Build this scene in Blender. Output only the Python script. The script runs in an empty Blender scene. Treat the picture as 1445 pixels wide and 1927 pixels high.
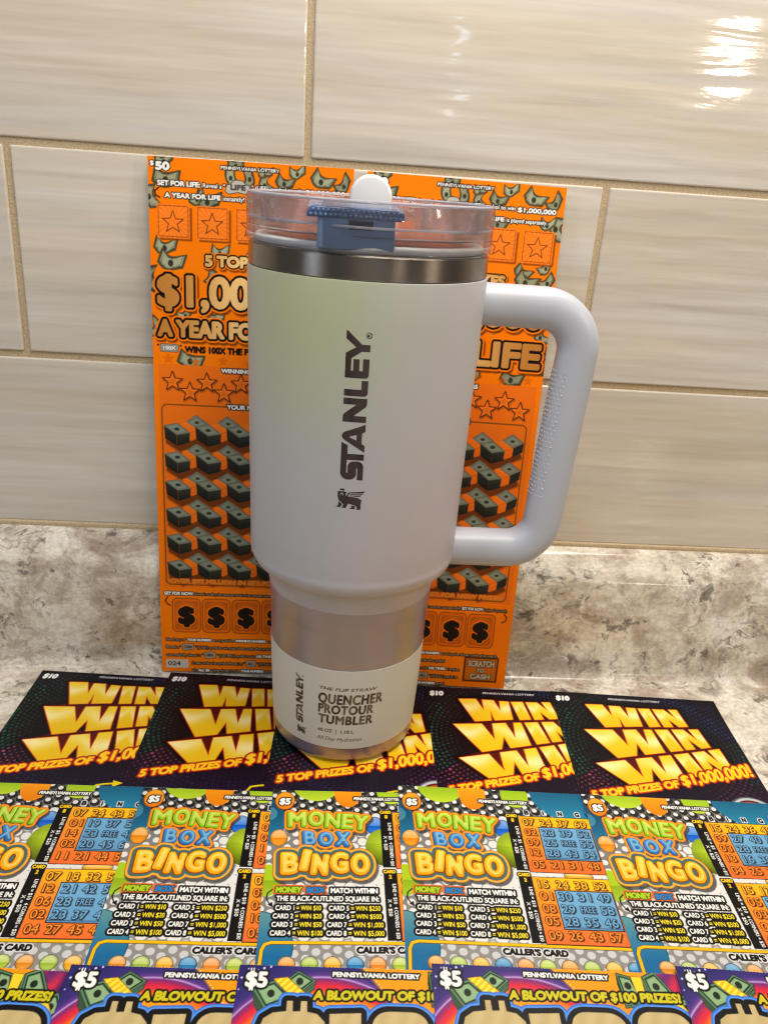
import bpy, bmesh, math, random
import numpy as np
from mathutils import Vector, Matrix
from mathutils.geometry import tessellate_polygon

S = 0.001                       # everything below is measured in millimetres
SC = bpy.context.scene
COL = SC.collection
R = math.radians
rng = random.Random(7)
nrng = np.random.RandomState(5)

# ------------------------------------------------------------------ camera, world, lamps, exposure
cam_d = bpy.data.cameras.new('camera')
cam = bpy.data.objects.new('camera', cam_d); COL.objects.link(cam); SC.camera = cam
cam_d.sensor_fit = 'VERTICAL'; cam_d.sensor_height = 24.0; cam_d.sensor_width = 18.0
cam_d.lens = 1509.9 / 1927 * 24
cam_d.clip_start = 0.01; cam_d.clip_end = 50
pit, rol, yaw = R(22.437), R(-4.082), R(-4.329)
def cam_axes():
    cp, sp = math.cos(pit), math.sin(pit)
    f = Vector((0, cp, -sp)); r = Vector((1, 0, 0)); d = Vector((0, -sp, -cp))
    c, s = math.cos(rol), math.sin(rol)
    r, d = c*r + s*d, -s*r + c*d
    Z = Matrix.Rotation(yaw, 3, 'Z')
    return Z@r, Z@d, Z@f
r_, d_, f_ = cam_axes()
M = Matrix((( r_.x, -d_.x, -f_.x, 0), (r_.y, -d_.y, -f_.y, 0), (r_.z, -d_.z, -f_.z, 285.64*S), (0, 0, 0, 1)))
cam.matrix_world = M
cam_d.dof.use_dof = True
cam_d.dof.focus_distance = 0.35
cam_d.dof.aperture_fstop = 20.0

world = bpy.data.worlds.new('World'); SC.world = world; world.use_nodes = True
wn = world.node_tree
bg = wn.nodes['Background']
bg.inputs[0].default_value = (1.0, 0.96, 0.92, 1); bg.inputs[1].default_value = 0.11

def area(name, loc, target, sx, sy, power, color):
    l = bpy.data.lights.new(name, 'AREA'); l.shape = 'RECTANGLE'; l.size = sx; l.size_y = sy
    l.energy = power; l.color = color
    o = bpy.data.objects.new(name, l); COL.objects.link(o); o.location = loc
    o.rotation_euler = (Vector(target) - Vector(loc)).to_track_quat('-Z', 'Y').to_euler()
    return o
area('ceiling_lamp', (0.16, 0.275, 0.72), (0.06, 0.36, 0.0), 0.70, 0.18, 5.7, (1.0, 0.925, 0.83))
area('kitchen_lamp', (1.33, -2.25, 0.785), (0.1, 0.4, 0.2), 0.10, 0.07, 3.0, (1.0, 0.86, 0.68))
area('side_lamp', (1.15, -0.25, 0.75), (0.1, 0.4, 0.1), 0.08, 0.25, 3.4, (1.0, 0.82, 0.62))
area('window_light', (-1.30, -0.55, 0.95), (0.0, 0.4, 0.1), 0.35, 0.7, 7.0, (0.70, 0.83, 1.0))
area('far_window', (0.305, -1.60, 0.643), (0.05, 0.4, 0.3), 0.03, 0.12, 0.11, (0.60, 0.76, 1.0))

SC.view_settings.view_transform = 'Standard'; SC.view_settings.look = 'None'
SC.view_settings.exposure = 0.06; SC.view_settings.gamma = 1.0
SC.view_settings.use_curve_mapping = False
SC.cycles.use_denoising = True
SC.cycles.max_bounces = 14; SC.cycles.transmission_bounces = 14; SC.cycles.transparent_max_bounces = 16
SC.cycles.sample_clamp_indirect = 6.0
SC.cycles.blur_glossy = 0.3
SC.cycles.pixel_filter_type = 'BLACKMAN_HARRIS'; SC.cycles.filter_width = 1.15

# ------------------------------------------------------------------ small helpers
def lin(c):
    c = np.asarray(c, float)
    return np.where(c <= 0.04045, c/12.92, ((c+0.055)/1.055)**2.4)
def rgba(c): return tuple(float(x) for x in lin(c)) + (1.0,)

def tag(o, label=None, cat=None, group=None, kind=None):
    if label: o['label'] = label
    if cat: o['category'] = cat
    if group: o['group'] = group
    if kind: o['kind'] = kind
    return o
def empty(name, loc=(0, 0, 0), rz=0):
    o = bpy.data.objects.new(name, None); COL.objects.link(o)
    o.location = loc; o.rotation_euler = (0, 0, rz); o.empty_display_size = 0.02
    return o
def link(name, me, mat=None, parent=None, smooth=False):
    o = bpy.data.objects.new(name, me); COL.objects.link(o)
    if mat is not None:
        for m in (mat if isinstance(mat, (list, tuple)) else [mat]): me.materials.append(m)
    if parent is not None: o.parent = parent
    if smooth and len(me.polygons): me.polygons.foreach_set('use_smooth', np.ones(len(me.polygons), bool))
    return o
def from_bm(bm, name):
    me = bpy.data.meshes.new(name); bm.to_mesh(me); bm.free(); return me
def pydata(name, v, f):
    me = bpy.data.meshes.new(name); me.from_pydata([tuple(p) for p in v], [], f); me.update(); return me

class NT:
    def __init__(s, name):
        s.m = bpy.data.materials.new(name); s.m.use_nodes = True
        s.t = s.m.node_tree; s.b = s.t.nodes['Principled BSDF']
    def n(s, typ, **kw):
        x = s.t.nodes.new(typ)
        for k, v in kw.items(): setattr(x, k, v)
        return x
    def l(s, a, b): s.t.links.new(a, b)
    def ramp(s, fac, stops, interp='LINEAR'):
        r = s.n('ShaderNodeValToRGB'); r.color_ramp.interpolation = interp
        e = r.color_ramp.elements
        while len(e) > 1: e.remove(e[-1])
        e[0].position = stops[0][0]; e[0].color = rgba(stops[0][1])
        for p, c in stops[1:]:
            q = e.new(p); q.color = rgba(c)
        s.l(fac, r.inputs[0]); return r.outputs[0]
    def mix(s, fac, a, b, blend='MIX'):
        m = s.n('ShaderNodeMix', data_type='RGBA', blend_type=blend)
        for i, v in ((0, fac), (6, a), (7, b)):
            if hasattr(v, 'type') and hasattr(v, 'links'): s.l(v, m.inputs[i])
            else: m.inputs[i].default_value = v
        return m.outputs[2]
    def noise(s, vec, scale, detail=4, rough=.55, dist=0.0):
        x = s.n('ShaderNodeTexNoise'); x.inputs['Scale'].default_value = scale
        x.inputs['Detail'].default_value = detail; x.inputs['Roughness'].default_value = rough
        x.inputs['Distortion'].default_value = dist
        if vec is not None: s.l(vec, x.inputs['Vector'])
        return x.outputs['Fac']
    def math(s, op, a, b=0.0, clamp=False):
        m = s.n('ShaderNodeMath', operation=op, use_clamp=clamp)
        for i, v in ((0, a), (1, b)):
            if hasattr(v, 'links'): s.l(v, m.inputs[i])
            else: m.inputs[i].default_value = v
        return m.outputs[0]
    def mapping(s, vec, scale=(1, 1, 1), loc=(0, 0, 0), rot=(0, 0, 0)):
        m = s.n('ShaderNodeMapping'); m.inputs['Scale'].default_value = scale
        m.inputs['Location'].default_value = loc; m.inputs['Rotation'].default_value = rot
        s.l(vec, m.inputs['Vector']); return m.outputs[0]
    def bump(s, h, strength, dist=0.001, normal=None):
        b = s.n('ShaderNodeBump'); b.inputs['Strength'].default_value = strength
        b.inputs['Distance'].default_value = dist; s.l(h, b.inputs['Height'])
        if normal is not None: s.l(normal, b.inputs['Normal'])
        return b.outputs[0]
    def set(s, **kw):
        for k, v in kw.items():
            k = k.replace('_', ' ')
            if hasattr(v, 'links'): s.l(v, s.b.inputs[k])
            else: s.b.inputs[k].default_value = v
        return s

# ------------------------------------------------------------------ materials of the setting
def mat_tile():
    t = NT('glazed_tile')
    pos = t.n('ShaderNodeNewGeometry').outputs['Position']
    rnd = t.n('ShaderNodeObjectInfo').outputs['Random']
    off = t.n('ShaderNodeCombineXYZ'); t.l(t.math('MULTIPLY', rnd, 7.0), off.inputs[0]); t.l(t.math('MULTIPLY', rnd, 3.0), off.inputs[2])
    add = t.n('ShaderNodeVectorMath', operation='ADD'); t.l(pos, add.inputs[0]); t.l(off.outputs[0], add.inputs[1])
    p = add.outputs[0]
    a = t.noise(t.mapping(p, (5, 1, 95)), 1.0, 5, .6, .25)
    b = t.noise(t.mapping(p, (11, 1, 330)), 1.0, 3, .55, .3)
    c = t.noise(t.mapping(p, (3, 1, 22)), 1.0, 3, .5)
    h = t.math('ADD', t.math('MULTIPLY', a, .55), t.math('ADD', t.math('MULTIPLY', b, .3), t.math('MULTIPLY', c, .3)))
    col = t.ramp(h, [(.34, (.725, .69, .64)), (.48, (.785, .755, .71)), (.58, (.815, .79, .75)), (.74, (.86, .84, .805))])
    tint = t.ramp(t.noise(t.mapping(p, (4, 1, 40), (3, 0, 5)), 1.0, 3), [(.42, (1, .985, .955)), (.62, (.985, .99, 1.0))])
    col = t.mix(1.0, col, tint, 'MULTIPLY')
    rip = t.noise(t.mapping(p, (15, 1, 105)), 1.0, 1, .4, .35)
    fin = t.noise(t.mapping(p, (90, 1, 330)), 1.0, 2, .5)
    bmp = t.bump(t.math('ADD', rip, t.math('MULTIPLY', fin, .08)), .7, .00072)
    t.set(Base_Color=col, Roughness=.06, Normal=bmp)
    return t.m
def mat_grout():
    t = NT('sanded_grout'); p = t.n('ShaderNodeNewGeometry').outputs['Position']
    n = t.noise(p, 900, 4, .7)
    t.set(Base_Color=t.ramp(n, [(.3, (.66, .58, .45)), (.5, (.75, .67, .54)), (.7, (.81, .74, .62))]), Roughness=.95,
          Normal=t.bump(n, .8, .0006))
    return t.m
def mat_laminate():
    t = NT('granite_laminate'); p = t.n('ShaderNodeNewGeometry').outputs['Position']
    # unfold the vertical face so the print does not smear there
    sep = t.n('ShaderNodeSeparateXYZ'); t.l(p, sep.inputs[0])
    cmb = t.n('ShaderNodeCombineXYZ'); t.l(sep.outputs[0], cmb.inputs[0])
    t.l(t.math('ADD', sep.outputs[1], sep.outputs[2]), cmb.inputs[1])
    v = cmb.outputs[0]
    warp = t.n('ShaderNodeTexNoise'); warp.inputs['Scale'].default_value = 26; warp.inputs['Detail'].default_value = 4; t.l(v, warp.inputs['Vector'])
    sc = t.n('ShaderNodeVectorMath', operation='SCALE'); t.l(warp.outputs['Color'], sc.inputs[0]); sc.inputs['Scale'].default_value = .035
    ad = t.n('ShaderNodeVectorMath', operation='ADD'); t.l(v, ad.inputs[0]); t.l(sc.outputs[0], ad.inputs[1]); w = ad.outputs[0]
    base = t.ramp(t.noise(w, 34, 7, .66), [(.28, (.60, .555, .50)), (.40, (.79, .75, .69)), (.50, (.90, .87, .81)), (.64, (.96, .945, .91))])
    # brown clouds
    br = t.ramp(t.noise(t.mapping(w, loc=(3, 1, 0)), 22, 7, .68), [(.50, (0, 0, 0)), (.60, (1, 1, 1))])
    col = t.mix(t.math('MULTIPLY', br, .56), base, rgba((.57, .465, .385)))
    br2 = t.ramp(t.noise(t.mapping(w, loc=(7, 2, 0)), 36, 7, .72), [(.56, (0, 0, 0)), (.66, (1, 1, 1))])
    col = t.mix(t.math('MULTIPLY', br2, .6), col, rgba((.42, .375, .35)))
    # dark charcoal flecks
    dk = t.ramp(t.noise(t.mapping(w, loc=(11, 5, 0)), 44, 6, .66), [(.60, (0, 0, 0)), (.645, (1, 1, 1))])
    col = t.mix(t.math('MULTIPLY', dk, .68), col, rgba((.26, .245, .24)))
    # thin veins: ridge of a noise
    ri = t.math('ABSOLUTE', t.math('SUBTRACT', t.noise(t.mapping(w, loc=(1, 9, 0)), 30, 5, .6), .5))
    ve = t.ramp(ri, [(0.0, (1, 1, 1)), (.022, (0, 0, 0))])
    vm = t.ramp(t.noise(t.mapping(v, loc=(5, 5, 0)), 18, 2), [(.46, (0, 0, 0)), (.60, (1, 1, 1))])
    col = t.mix(t.math('MULTIPLY', t.math('MULTIPLY', ve, vm), .55), col, rgba((.40, .33, .29)))
    fk = t.ramp(t.noise(t.mapping(w, loc=(2, 13, 0)), 120, 5, .7), [(.59, (0, 0, 0)), (.645, (1, 1, 1))])
    fm = t.ramp(t.noise(t.mapping(v, loc=(8, 1, 0)), 24, 3), [(.44, (0, 0, 0)), (.58, (1, 1, 1))])
    col = t.mix(t.math('MULTIPLY', t.math('MULTIPLY', fk, fm), .75), col, rgba((.33, .29, .27)))
    sp = t.ramp(t.noise(v, 330, 3, .7), [(.35, (.90, .885, .87)), (.6, (1, 1, 1))])
    col = t.mix(1.0, col, sp, 'MULTIPLY')
    t.set(Base_Color=col, Roughness=.15, Normal=t.bump(t.noise(v, 260, 3), .10, .0003))
    return t.m

def box_bm(x0, x1, y0, y1, z0, z1, bev=0.0, seg=2):
    bm = bmesh.new(); bmesh.ops.create_cube(bm, size=1)
    for v in bm.verts:
        v.co = Vector(((x0+x1)/2 + v.co.x*(x1-x0), (y0+y1)/2 + v.co.y*(y1-y0), (z0+z1)/2 + v.co.z*(z1-z0))) * S
    if bev: bmesh.ops.bevel(bm, geom=bm.edges[:], offset=bev*S, segments=seg, affect='EDGES', profile=.5)
    return bm

# ------------------------------------------------------------------ the setting: tiled wall, countertop
YW = 450.0
wall = tag(empty('wall', (0, YW*S, 0)), 'wall of cream glazed tiles with wood-like streaks behind the counter', 'wall', kind='structure')
mt, mg = mat_tile(), mat_grout()
def wall_part(name, bm, mat, smooth=False):
    bmesh.ops.translate(bm, verts=bm.verts[:], vec=(0, -YW*S, 0))
    return link(name, from_bm(bm, name), mat, wall, smooth)
wall_part('grout', box_bm(-1000, 1000, YW+1.2, YW+12, 60, 720), mg)
rows = [(84.3, 182.3, -18.0), (186.0, 289.7, -168.3), (293.4, 397.0, -18.0), (401, 504.4, -168.3), (508.4, 611.8, -18.0)]
for z0, z1, xg in rows:
    for k in range(-2, 2):
        x0 = xg + k*307.7
        o = wall_part('tile', box_bm(x0+1.8, x0+305.9, YW, YW+8, z0, z1, 1.0, 3), mt)
# bead of caulk at the foot of the tiles
wall_part('caulk', box_bm(-1000, 1000, YW-1.4, YW+3, 80.6, 84.6, 1.2, 3), mg, True)

ml = mat_laminate()
prof = [(452, 40), (452, 81.6), (449, 81.9), (446, 81.7), (443.6, 80.9), (441.4, 79.4), (434.0, 72.0), (431.6, 69.2), (430.2, 66.2), (429.4, 62), (428.6, 55), (427.3, 10)]
for k in range(1, 7):
    a = R(15*k); prof.append((421.3 + 6*math.cos(a), 6 - 6*math.sin(a)))
top_from = len(prof)
prof += [(300, 0), (150, 0), (0, 0), (-155, 0)]
for k in range(1, 7):
    a = R(15*k); prof.append((-155 - 10*math.sin(a), -10 + 10*math.cos(a)))
prof += [(-165, -38), (452, -38)]
def extrude_x(prof, x0, x1, nx, closed=False):
    v, f = [], []
    n = len(prof)
    for i in range(nx+1):
        x = x0 + (x1-x0)*i/nx
        v += [(x*S, y*S, z*S) for y, z in prof]
    for i in range(nx):
        for j in range(n if closed else n-1):
            k = (j+1) % n
            f.append((i*n+j, i*n+k, (i+1)*n+k, (i+1)*n+j))
    return v, f
v, f = extrude_x(prof[top_from-1:], -1000, 1000, 8)
ct = link('countertop', pydata('countertop', v, f), ml, None, True)
tag(ct, 'speckled cream and brown stone-look laminate countertop', 'countertop', kind='structure')
v, f = extrude_x(prof[:top_from], -1000, 1000, 8)
bs = link('backsplash', pydata('backsplash', v, f), ml, ct, True)

# ------------------------------------------------------------------ print engine: artwork painted on a fine grid
_gl = {}
def _curve_edges(s):
    c = bpy.data.curves.new('t', 'FONT'); c.body = s; c.size = 1.0; c.fill_mode = 'NONE' if hasattr(c, 'fill_mode') else c.fill_mode
    c.dimensions = '3D'; c.resolution_u = 4
    o = bpy.data.objects.new('t', c); COL.objects.link(o)
    dg = bpy.context.evaluated_depsgraph_get(); dg.update()
    me = o.evaluated_get(dg).to_mesh()
    co = np.empty(len(me.vertices)*3); me.vertices.foreach_get('co', co); co = co.reshape(-1, 3)[:, :2]
    ed = np.empty(len(me.edges)*2, int); me.edges.foreach_get('vertices', ed); ed = ed.reshape(-1, 2)
    if len(me.polygons):
        cnt = {}
        for p in me.polygons:
            for k in p.edge_keys: cnt[k] = cnt.get(k, 0) + 1
        ed = np.array([k for k, n in cnt.items() if n == 1], int).reshape(-1, 2)
    seg = co[ed] if len(ed) else np.zeros((0, 2, 2))
    o.evaluated_get(dg).to_mesh_clear(); COL.objects.unlink(o); bpy.data.objects.remove(o); bpy.data.curves.remove(c)
    return seg
_I = None
CAP = 0.7
def glyph(ch):
    global _I, CAP
    if _I is None:
        s = _curve_edges('I'); _I = s[..., 0].min(); h = _curve_edges('H'); CAP = h[..., 1].max()
    if ch not in _gl:
        if ch == ' ':
            a = _curve_edges('I I')[..., 0].max() - _curve_edges('II')[..., 0].max(); _gl[ch] = (np.zeros((0, 2, 2)), a)
        else:
            s = _curve_edges(ch); a = _curve_edges(ch + 'I'); i = _curve_edges('I')
            w = a[..., 0].max() - i[..., 0].max()
            _gl[ch] = (s, w)
    return _gl[ch]
def layout(s, track=0.0):
    x = 0; out = []
    for ch in s:
        g, a = glyph(ch)
        if len(g): out.append(g + np.array([x, 0]))
        x += a + track
    return np.concatenate(out) if out else np.zeros((0, 2, 2))

def dilate(m, r):
    if r <= 0: return m
    R_ = int(math.ceil(r)); H, W = m.shape
    out = np.zeros_like(m)
    cs = np.zeros((H, W+1), np.int32); np.cumsum(m, 1, out=cs[:, 1:])
    xs = np.arange(W)
    for dy in range(-R_, R_+1):
        q = r*r - dy*dy
        if q < 0: continue
        dx = int(math.sqrt(q))
        hi = np.minimum(xs+dx+1, W); lo = np.maximum(xs-dx, 0)
        d = cs[:, hi] > cs[:, lo]
        if dy >= 0: out[dy:] |= d[:H-dy]
        else: out[:dy] |= d[-dy:]
    return out

class Canvas:
    SS = 3
    def __init__(s, w, h, res, color, v0=0.0):
        s.nx = int(round(w/res)) + 1; s.ny = int(round(h/res)) + 1; s.res = res; s.v0 = v0; s.w = w; s.h = h
        s.a = np.empty((s.ny, s.nx, 3), np.float32); s.a[:] = color
        s.U, s.V = np.meshgrid(np.arange(s.nx)*res, np.arange(s.ny)*res + v0)
    def copy(s):
        c = Canvas.__new__(Canvas); c.__dict__.update(s.__dict__); c.a = s.a.copy(); return c
    def blend(s, cov, color, i0=0, j0=0):
        """cov: coverage block whose top-left node is (row j0, col i0)"""
        H, W = cov.shape
        y0, x0 = max(j0, 0), max(i0, 0); y1, x1 = min(j0+H, s.ny), min(i0+W, s.nx)
        if y1 <= y0 or x1 <= x0: return
        c = cov[y0-j0:y1-j0, x0-i0:x1-i0, None]
        if callable(color): color = color(s.U[y0:y1, x0:x1], s.V[y0:y1, x0:x1])
        s.a[y0:y1, x0:x1] = s.a[y0:y1, x0:x1]*(1-c) + np.asarray(color, np.float32)*c
    def raster(s, seg, pad=0.0):
        """segments (n,2,2) in mm (u,v) -> fine bool mask, col0, row0"""
        fr = s.res/s.SS
        mn = seg.reshape(-1, 2).min(0) - pad - s.res; mx = seg.reshape(-1, 2).max(0) + pad + s.res
        i0 = int(math.floor(mn[0]/s.res)); j0 = int(math.floor((mn[1]-s.v0)/s.res))
        i1 = int(math.ceil(mx[0]/s.res)); j1 = int(math.ceil((mx[1]-s.v0)/s.res))
        W, H = (i1-i0+1)*s.SS, (j1-j0+1)*s.SS
        ox = (i0-.5)*s.res; oy = (j0-.5)*s.res + s.v0
        p = (seg - np.array([ox, oy]))/fr
        a, b = p[:, 0], p[:, 1]
        sw = a[:, 1] > b[:, 1]; a2 = np.where(sw[:, None], b, a); b2 = np.where(sw[:, None], a, b)
        r0 = np.ceil(a2[:, 1]-.5).astype(int); r1 = np.ceil(b2[:, 1]-.5).astype(int)
        n = np.maximum(r1-r0, 0); k = np.repeat(np.arange(len(n)), n)
        if len(k) == 0: return np.zeros((H, W), bool), i0, j0
        row = np.arange(len(k)) - np.repeat(np.cumsum(n)-n, n) + r0[k]
        t = (row + .5 - a2[k, 1])/(b2[k, 1]-a2[k, 1]); x = a2[k, 0] + t*(b2[k, 0]-a2[k, 0])
        c = np.clip(np.ceil(x-.5).astype(int), 0, W)
        acc = np.zeros((H, W+1), np.int32); ok = (row >= 0) & (row < H); np.add.at(acc, (row[ok], c[ok]), 1)
        return (np.cumsum(acc, 1)[:, :W] % 2).astype(bool), i0, j0
    def down(s, m):
        H, W = m.shape; q = s.SS
        return m.reshape(H//q, q, W//q, q).mean((1, 3)).astype(np.float32)
    def shape(s, seg, fill, outlines=(), bold=0.0, shadow=None, inner=(), alpha=1.0):
        fr = s.res/s.SS
        big = max([bold] + [bold + r for r, _ in outlines] + ([bold + shadow[3] + max(abs(shadow[0]), abs(shadow[1]))] if shadow else []))
        m, i0, j0 = s.raster(seg, big + .2)
        core = dilate(m, bold/fr) if bold > 0 else m
        if shadow:
            dx, dy, col, rad, al = shadow
            sm = dilate(core, rad/fr)
            sm = np.roll(np.roll(sm, int(round(dy/fr)), 0), int(round(dx/fr)), 1)
            s.blend(s.soft(s.down(sm))*al, col, i0, j0)
        for rad, col in sorted(outlines, key=lambda q: -q[0]):
            s.blend(s.down(dilate(core, rad/fr)), col, i0, j0)
        if fill is not None: s.blend(s.down(core)*alpha, fill, i0, j0)
        for rad, col, dx, dy, al in inner:
            e = ~dilate(~core, rad/fr)
            e = np.roll(np.roll(e, int(round(dy/fr)), 0), int(round(dx/fr)), 1) & core
            s.blend(s.down(e)*al, col, i0, j0)
    def soft(s, c, n=2):
        for _ in range(n):
            p = np.pad(c, 1)
            c = (p[1:-1, 1:-1]*2 + p[:-2, 1:-1] + p[2:, 1:-1] + p[1:-1, :-2] + p[1:-1, 2:])/6
        return c
    def poly(s, pts, fill, **kw):
        p = np.asarray(pts, float); s.shape(np.stack([p, np.roll(p, -1, 0)], 1), fill, **kw)
    def text(s, t, u0, u1, vt, vb, fill, bold=0.12, shear=0.0, rise=0.0, grow=0.0, track=0.0, warp=None, rot90=False, **kw):
        """text with cap height from vt (top) to vb (base); spans u0..u1 (u1 None = natural)"""
        g = layout(t, track)
        if not len(g): return u0
        x0, x1 = g[..., 0].min(), g[..., 0].max()
        vt += bold; vb -= bold
        h = vb - vt; sy = h/CAP
        if u1 is None: sx = sy; u1 = u0 + (x1-x0)*sx + 2*bold
        else: sx = (u1-u0-2*bold - abs(shear)*h)/(x1-x0)
        X = (g[..., 0]-x0)*sx; Y = g[..., 1]*sy
        X = X + Y*shear
        k = X/max(u1-u0, 1e-6)
        Y = Y*(1 + grow*k)
        U = u0 + bold + X; Vv = vb - Y - rise*k
        if warp is not None: U, Vv = warp(U, Vv)
        s.shape(np.stack([U, Vv], -1), fill, bold=bold, **kw)
        return u1
    def textv(s, t, u, v0, v1, cap, fill, bold=.1, **kw):
        """text running down the sheet (turned a quarter to the right)"""
        g = layout(t); x0, x1 = g[..., 0].min(), g[..., 0].max()
        sx = (v1-v0)/(x1-x0); sy = cap/CAP
        s.shape(np.stack([u + g[..., 1]*sy, v0 + (g[..., 0]-x0)*sx], -1), fill, bold=bold, **kw)
    def disc(s, cu, cv, r, color, ry=None, alpha=1.0, soft=None):
        ry = ry or r; R_ = max(r, ry) + s.res*2
        i0 = int((cu-R_)/s.res); i1 = int((cu+R_)/s.res)+2; j0 = int((cv-R_-s.v0)/s.res); j1 = int((cv+R_-s.v0)/s.res)+2
        i0, j0 = max(i0, 0), max(j0, 0); i1, j1 = min(i1, s.nx), min(j1, s.ny)
        if i1 <= i0 or j1 <= j0: return
        U, V = s.U[j0:j1, i0:i1], s.V[j0:j1, i0:i1]
        d = (1 - np.hypot((U-cu)/r, (V-cv)/ry))*min(r, ry)
        cov = np.clip(d/(soft or s.res) + .5, 0, 1)*alpha
        s.blend(cov.astype(np.float32), color, i0, j0)
    def line(s, pts, w, color, alpha=1.0):
        pts = np.asarray(pts, float); R_ = w + s.res
        i0 = max(int((pts[:, 0].min()-R_)/s.res), 0); i1 = min(int((pts[:, 0].max()+R_)/s.res)+2, s.nx)
        j0 = max(int((pts[:, 1].min()-R_-s.v0)/s.res), 0); j1 = min(int((pts[:, 1].max()+R_-s.v0)/s.res)+2, s.ny)
        if i1 <= i0 or j1 <= j0: return
        U, V = s.U[j0:j1, i0:i1], s.V[j0:j1, i0:i1]; D = np.full(U.shape, 1e9)
        for a, b in zip(pts[:-1], pts[1:]):
            d = b-a; t = np.clip(((U-a[0])*d[0] + (V-a[1])*d[1])/max(d@d, 1e-9), 0, 1)
            D = np.minimum(D, np.hypot(U-a[0]-t*d[0], V-a[1]-t*d[1]))
        s.blend(np.clip((w/2-D)/s.res + .5, 0, 1).astype(np.float32)*alpha, color, i0, j0)
    def rect(s, u0, v0, u1, v1, color, **kw):
        s.poly([(u0, v0), (u1, v0), (u1, v1), (u0, v1)], color, **kw)
def rrect(u0, v0, u1, v1, r, n=6):
    p = []
    for cx, cy, a0 in ((u1-r, v0+r, -90), (u1-r, v1-r, 0), (u0+r, v1-r, 90), (u0+r, v0+r, 180)):
        for k in range(n+1):
            a = R(a0 + 90*k/n); p.append((cx + r*math.cos(a), cy + r*math.sin(a)))
    return p
def grad(c0, c1, a, b, axis='v'):
    c0, c1 = np.array(c0), np.array(c1)
    def f(U, V):
        t = np.clip(((V if axis == 'v' else U)-a)/(b-a), 0, 1)[..., None]
        return c0*(1-t) + c1*t
    return f
def star(cu, cv, r, k=.42, rot=0):
    return [(cu + (r if i % 2 == 0 else r*k)*math.sin(R(36*i+rot)), cv - (r if i % 2 == 0 else r*k)*math.cos(R(36*i+rot))) for i in range(10)]

WHITE = (.95, .95, .93); BLACK = (.05, .045, .05)

def ball(c, u, v, r, base, ry=None):
    base = np.array(base); ry = ry or r
    c.disc(u, v, r+.25, base*.45, ry=ry+.25)
    def f(U, V):
        t = np.clip((V-v)/ry*.5+.5, 0, 1)[..., None]
        lightc = base*.45 + .55
        e = np.clip(1.15-np.hypot((U-u)/r, (V-v)/ry), 0, .45)[..., None]/.45
        col = lightc*(1-t) + base*t
        col = np.where(t > .52, base*.92 + (t-.52)*.35, col)
        return np.clip(col*(.72+.28*e), 0, 1)
    c.disc(u, v, r, f, ry=ry)

# ---------- artwork: orange ticket -----------------------------------------------------------
def bill(c, u, v, w, ang, curl=.25, tone=1.0, h=None):
    h = h or w*.55; pts = []
    n = 8
    top = [(-w/2 + w*k/n, -h/2 + curl*h*math.sin(math.pi*k/n*1.3)) for k in range(n+1)]
    bot = [(x, y+h) for x, y in top][::-1]
    ca, sa = math.cos(R(ang)), math.sin(R(ang))
    P = lambda q: [(u + x*ca - y*sa, v + x*sa + y*ca) for x, y in q]
    c.poly(P(top+bot), np.array((.27, .28, .22))*tone, outlines=[(.35, (.50, .30, .05))])
    sc = lambda q, k: [(x*k, y*k) for x, y in q]
    mid = [(x*.86, y + h*.13) for x, y in top] + [(x*.86, y - h*.13) for x, y in bot]
    c.poly(P(mid), lambda U, V: (np.array((.57, .58, .47))*tone)[None, None]*(0.82 + .25*np.sin(U*2.6+V*1.3)[..., None]*.5 + .12))
    mid2 = [(x*.70, y + h*.22) for x, y in top] + [(x*.70, y - h*.22) for x, y in bot]
    c.poly(P(mid2), np.array((.63, .64, .52))*tone)
    (ou, ov), = P([(0, curl*h*.8)])
    c.disc(ou, ov, h*.19, (.2, .22, .16), ry=h*.24)

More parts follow.
